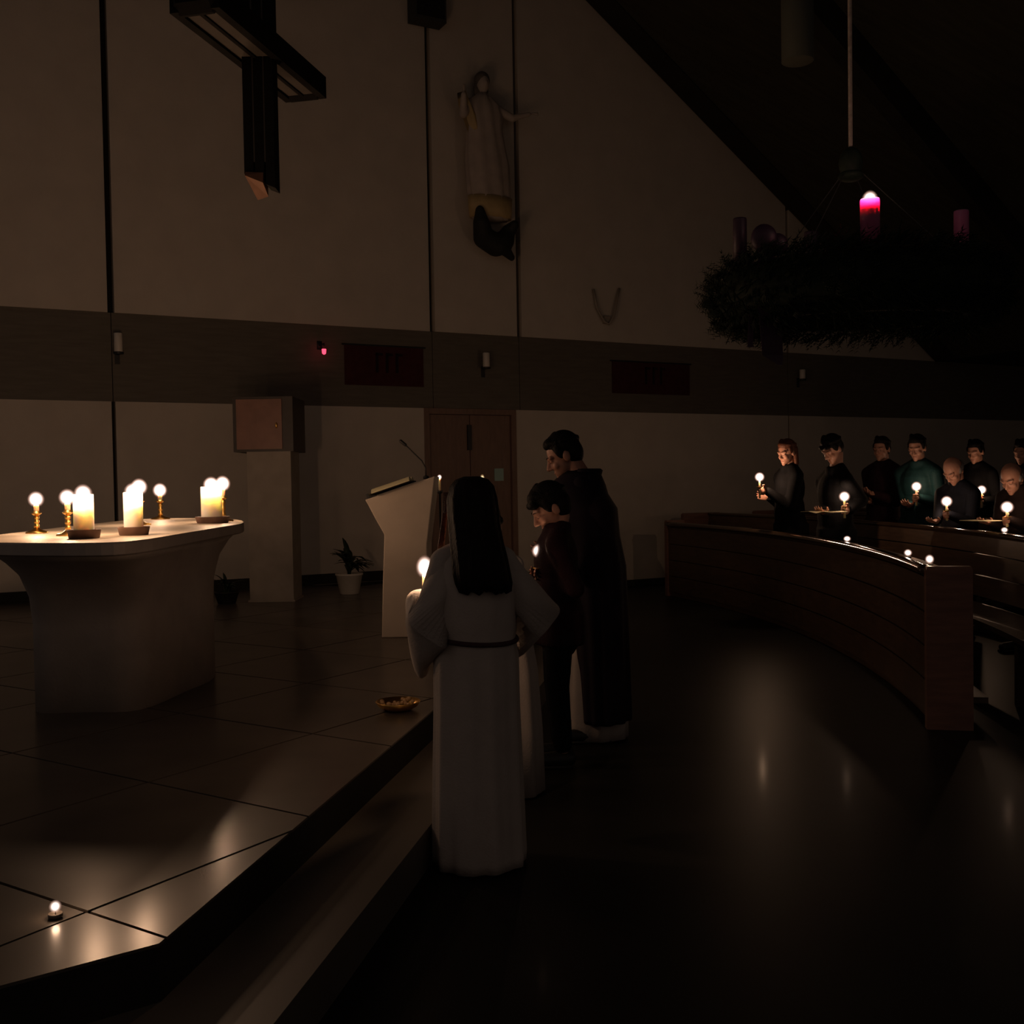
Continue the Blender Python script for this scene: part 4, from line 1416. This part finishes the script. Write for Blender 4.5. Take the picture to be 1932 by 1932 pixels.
# --- the girl with long dark hair, seen from behind
GR = Vector((-.145, 4.0, 0))
t, body, hc, shc, arms, Mh, k = person('girl in a white alb with very long dark hair, seen from behind holding a candle', GR, R(8), 1.50, (-.153, 4.03, 1.360), .12, R(12),
       {'L': ((-.345, 4.19, .985), (-.10, .9, .15), (.9, .1, 0), GRIP), 'R': ((-.11, 4.20, 1.00), (-.9, .25, .15), (0, -1, .1), (.35, .4, .4, .45))},
       None, None, 'hair_dark', voxel=.005, out={'L': .35, 'R': 1.0}, shw=.130)
rings = [(0, 0, .012, .172, .150, .045, 9), (0, 0, .05, .174, .152, .045, 9), (0, 0, .30, .168, .148, .042, 9), (0, 0, .60, .160, .142, .034, 9), (0, 0, .80, .160, .138, .022, 9),
         (0, 0, .865, .150, .126, .010, 9), (0, 0, .90, .154, .132, .020, 9), (0, 0, 1.0, .152, .130, .022, 8), (0, 0, 1.08, .152, .124, .012, 8), (0, 0, 1.12, .148, .112, .006, 8), (0, 0, 1.155, .132, .095, .006, 8), (0, .0, 1.19, .10, .08, .004, 8), (0, .005, 1.22, .066, .062, .0, 8)]
alb(t, k, shc, arms, 0, 0, rings, .865, .4, drop={'L': .22, 'R': .20}, cuff=.080)
m1 = MB()
rr = []
for i in range(49):
    a = 2 * math.pi * i / 48
    zz = .872 + .016 * math.cos(a - 2.2)
    rr.append(Vector((.155 * math.cos(a), .131 * math.sin(a), zz)))
m1.tube(rr, .0095, 8); m1.tube([(-.03, .140, .868), (-.055, .160, .84), (-.06, .164, .70), (-.058, .168, .55)], .007, 8); m1.tube([(.0, .140, .868), (-.03, .162, .83), (-.035, .166, .66)], .007, 8)
m1.build('cincture', M['cincture'], t, True)
# hood collar and the hair
m1 = MB()
h_ = []
NH = 72
for z, rx, ry, cy, cxx in ((1.479, .030, .030, -.02, .0), (1.467, .062, .066, -.02, .0), (1.442, .083, .092, -.022, .0), (1.397, .094, .104, -.026, 0), (1.347, .097, .100, -.034, .002), (1.287, .096, .095, -.060, .004), (1.227, .099, .085, -.095, .008), (1.180, .102, .075, -.125, .013),
                           (1.120, .106, .066, -.140, .019), (1.085, .105, .058, -.146, .025), (1.065, .096, .048, -.150, .030), (1.055, .072, .034, -.152, .034)):
    rg = []
    for i in range(NH):
        a = 2 * math.pi * i / NH
        f_ = 1 + (.028 if z < 1.43 else .012) * math.sin(11 * a + z * 3) + .018 * math.sin(23 * a + 1 + z * 6)
        y = ry * f_ * math.sin(a)
        if z < 1.43 and y > 0: y *= .30 if z > 1.25 else .55     # open at the face
        x_, y_ = rx * f_ * math.cos(a), y
        rg.append((hc.x + cxx + x_, hc.y + cy + y_, z + .012 * math.sin(7 * a) * (1 if z < 1.08 else 0)))
    h_.append(rg)
m1.loft(h_[::-1]); m1.build('hair', M['hair_dark'], t, True)
m1 = MB()
for q in range(5):
    m1.tube([(hc.x - .088 - .003 * q, hc.y + .02 + .006 * q, 1.42), (hc.x - .098 - .002 * q, hc.y + .035, 1.32), (hc.x - .110 - .003 * q, hc.y + .030, 1.22), (hc.x - .135, hc.y + .045 + .004 * q, 1.13)], [.005, .007, .007, .003], 6)
m1.build('lit_hair_lock', M['hair_red'], t, True)  # auburn on dark hair: candlelight on the lock put into its colour
GC = held_candle((-.350, 4.20, .985), 1.125, 'long candle with brass guard held up by the girl with long hair', 4.2, .20, .105, .040, .0115, light_r=.014)

# --- second server, mostly hidden before her
t, body, hc, shc, arms, Mh, k = person('smaller server in a white alb almost hidden in front of the long-haired girl', (-.07, 4.93, 0), R(5), 1.36, (-.135, 4.96, 1.25), .2, 0,
       {'L': ((-.10, 5.18, .98), (0.3, .9, .2), (.9, 0, 0), (.2, .2, .2, .2)), 'R': ((-.06, 5.18, .98), (-.3, .9, .2), (-.9, 0, 0), (.2, .2, .2, .2))}, None, 'short', 'hair_black', voxel=.007, shw=.14, out={'L': .1, 'R': .1})
rings = [(0, 0, .012, .195, .165, .045, 8), (0, 0, .30, .188, .158, .042, 8), (0, 0, .58, .172, .148, .034, 8), (0, 0, .80, .140, .120, .016, 8),
         (0, 0, .84, .140, .120, .016, 8), (-.01, 0, .96, .146, .118, .014, 8), (-.02, 0, 1.02, .140, .105, .008, 8), (-.03, .005, 1.07, .10, .08, .004, 8), (-.04, .01, 1.10, .062, .058, .0, 8)]
alb(t, k, shc, arms, 0, 0, rings, .8, 1.7, drop=.12, cuff=.075)

# --- boy before the priest
t, body, hc, shc, arms, Mh, k = person('dark-haired boy in plum jacket bent over his candle before the priest', (.225, 5.45, 0), R(92), 1.43, (.195, 5.46, 1.32), .62, R(8),
       {'L': ((.135, 5.40, .985), (-.8, -.2, .1), (.2, -1, 0), GRIP), 'R': ((.13, 5.50, .98), (-.85, -.1, .1), (0, -1, .2), (.6, .6, .6, .6))}, 'cloth_plum', 'fringe', 'hair_black', voxel=.0055, coat_z=.62)
held_candle((.132, 5.40, .985), 1.110, 'slim candle held by the dark-haired boy', 2.4, .17, .082, .040, .009, light_r=.015)

# --- priest in a cope
PRT = Vector((.460, 5.98, 0))
t, body, hc, shc, arms, Mh, k = person('bowed priest in profile in a long black-violet cope over a white alb', PRT, R(90), 1.78, (.295, 5.98, 1.603), .52, R(0),
       {'L': ((.19, 5.94, 1.06), (-.95, .15, .25), (0, 1, 0), (.1, .1, .12, .14)), 'R': ((.19, 6.03, 1.06), (-.95, -.15, .25), (0, -1, 0), (.1, .1, .12, .14))}, None, 'short', 'hair_black', voxel=.0055, shw=.15)
alb(t, k, shc, arms, 0, 0, [(0, 0, .012, .165, .175, .03, 8), (0, 0, .10, .165, .175, .03, 8), (0, 0, .60, .155, .150, .03, 8), (0, .0, 1.05, .150, .120, .015, 8), (0, .02, 1.30, .150, .105, .005, 8), (0, .05, 1.40, .10, .08, .004, 8), (0, .07, 1.44, .065, .06, 0, 8)], 0.9, .9, drop=.04, cuff=.055, sl='cope')
m1 = MB()
rows = []
NC = 64
for z, rx, yb, yf, op in ((1.51, .095, -.085, .090, .30), (1.48, .160, -.105, .135, .28), (1.43, .205, -.125, .190, .22), (1.38, .255, -.138, .205, .22), (1.30, .280, -.148, .215, .20), (1.15, .280, -.160, .215, .20), (.98, .280, -.172, .200, .26), (.70, .262, -.180, .140, .40), (.40, .255, -.186, .110, .50), (.15, .250, -.190, .100, .56), (.12, .248, -.188, .099, .56)):
    rg = []
    for i in range(NC + 1):
        a = op + (2 * math.pi - 2 * op) * i / NC          # measured from the front (+y) round the back
        f_ = 1 + (.035 * (1.45 - z)) * math.sin(13 * a)
        c_, s_ = math.cos(a), math.sin(a)
        y = (yf if c_ > 0 else -yb) * c_ * f_
        cy_ = .06 if z > 1.35 else (.02 if z > 1.1 else 0)
        rg.append((rx * s_ * f_, y + cy_ * (1 if z > 1.1 else 0), z))
    rows.append(rg)
m1.loft(rows, False, False, False)
solid(m1.build('cope', M['cope'], t, True), .012)
m1 = MB(); rr = []
for i in range(15):
    a = R(-115 + 230 * i / 14) - R(90)
    rr.append([Vector((r_ * math.cos(a), .05 + r_ * math.sin(a) * .9, z_)) for r_, z_ in ((.075, 1.47), (.105, 1.525), (.118, 1.515), (.10, 1.455))])
m1.loft(rr); m1.build('cope_collar', M['cope'], t, True)
MB().box((0, .215, 1.30), (.10, .014, .05)).build('clasp', M['brass'], t)
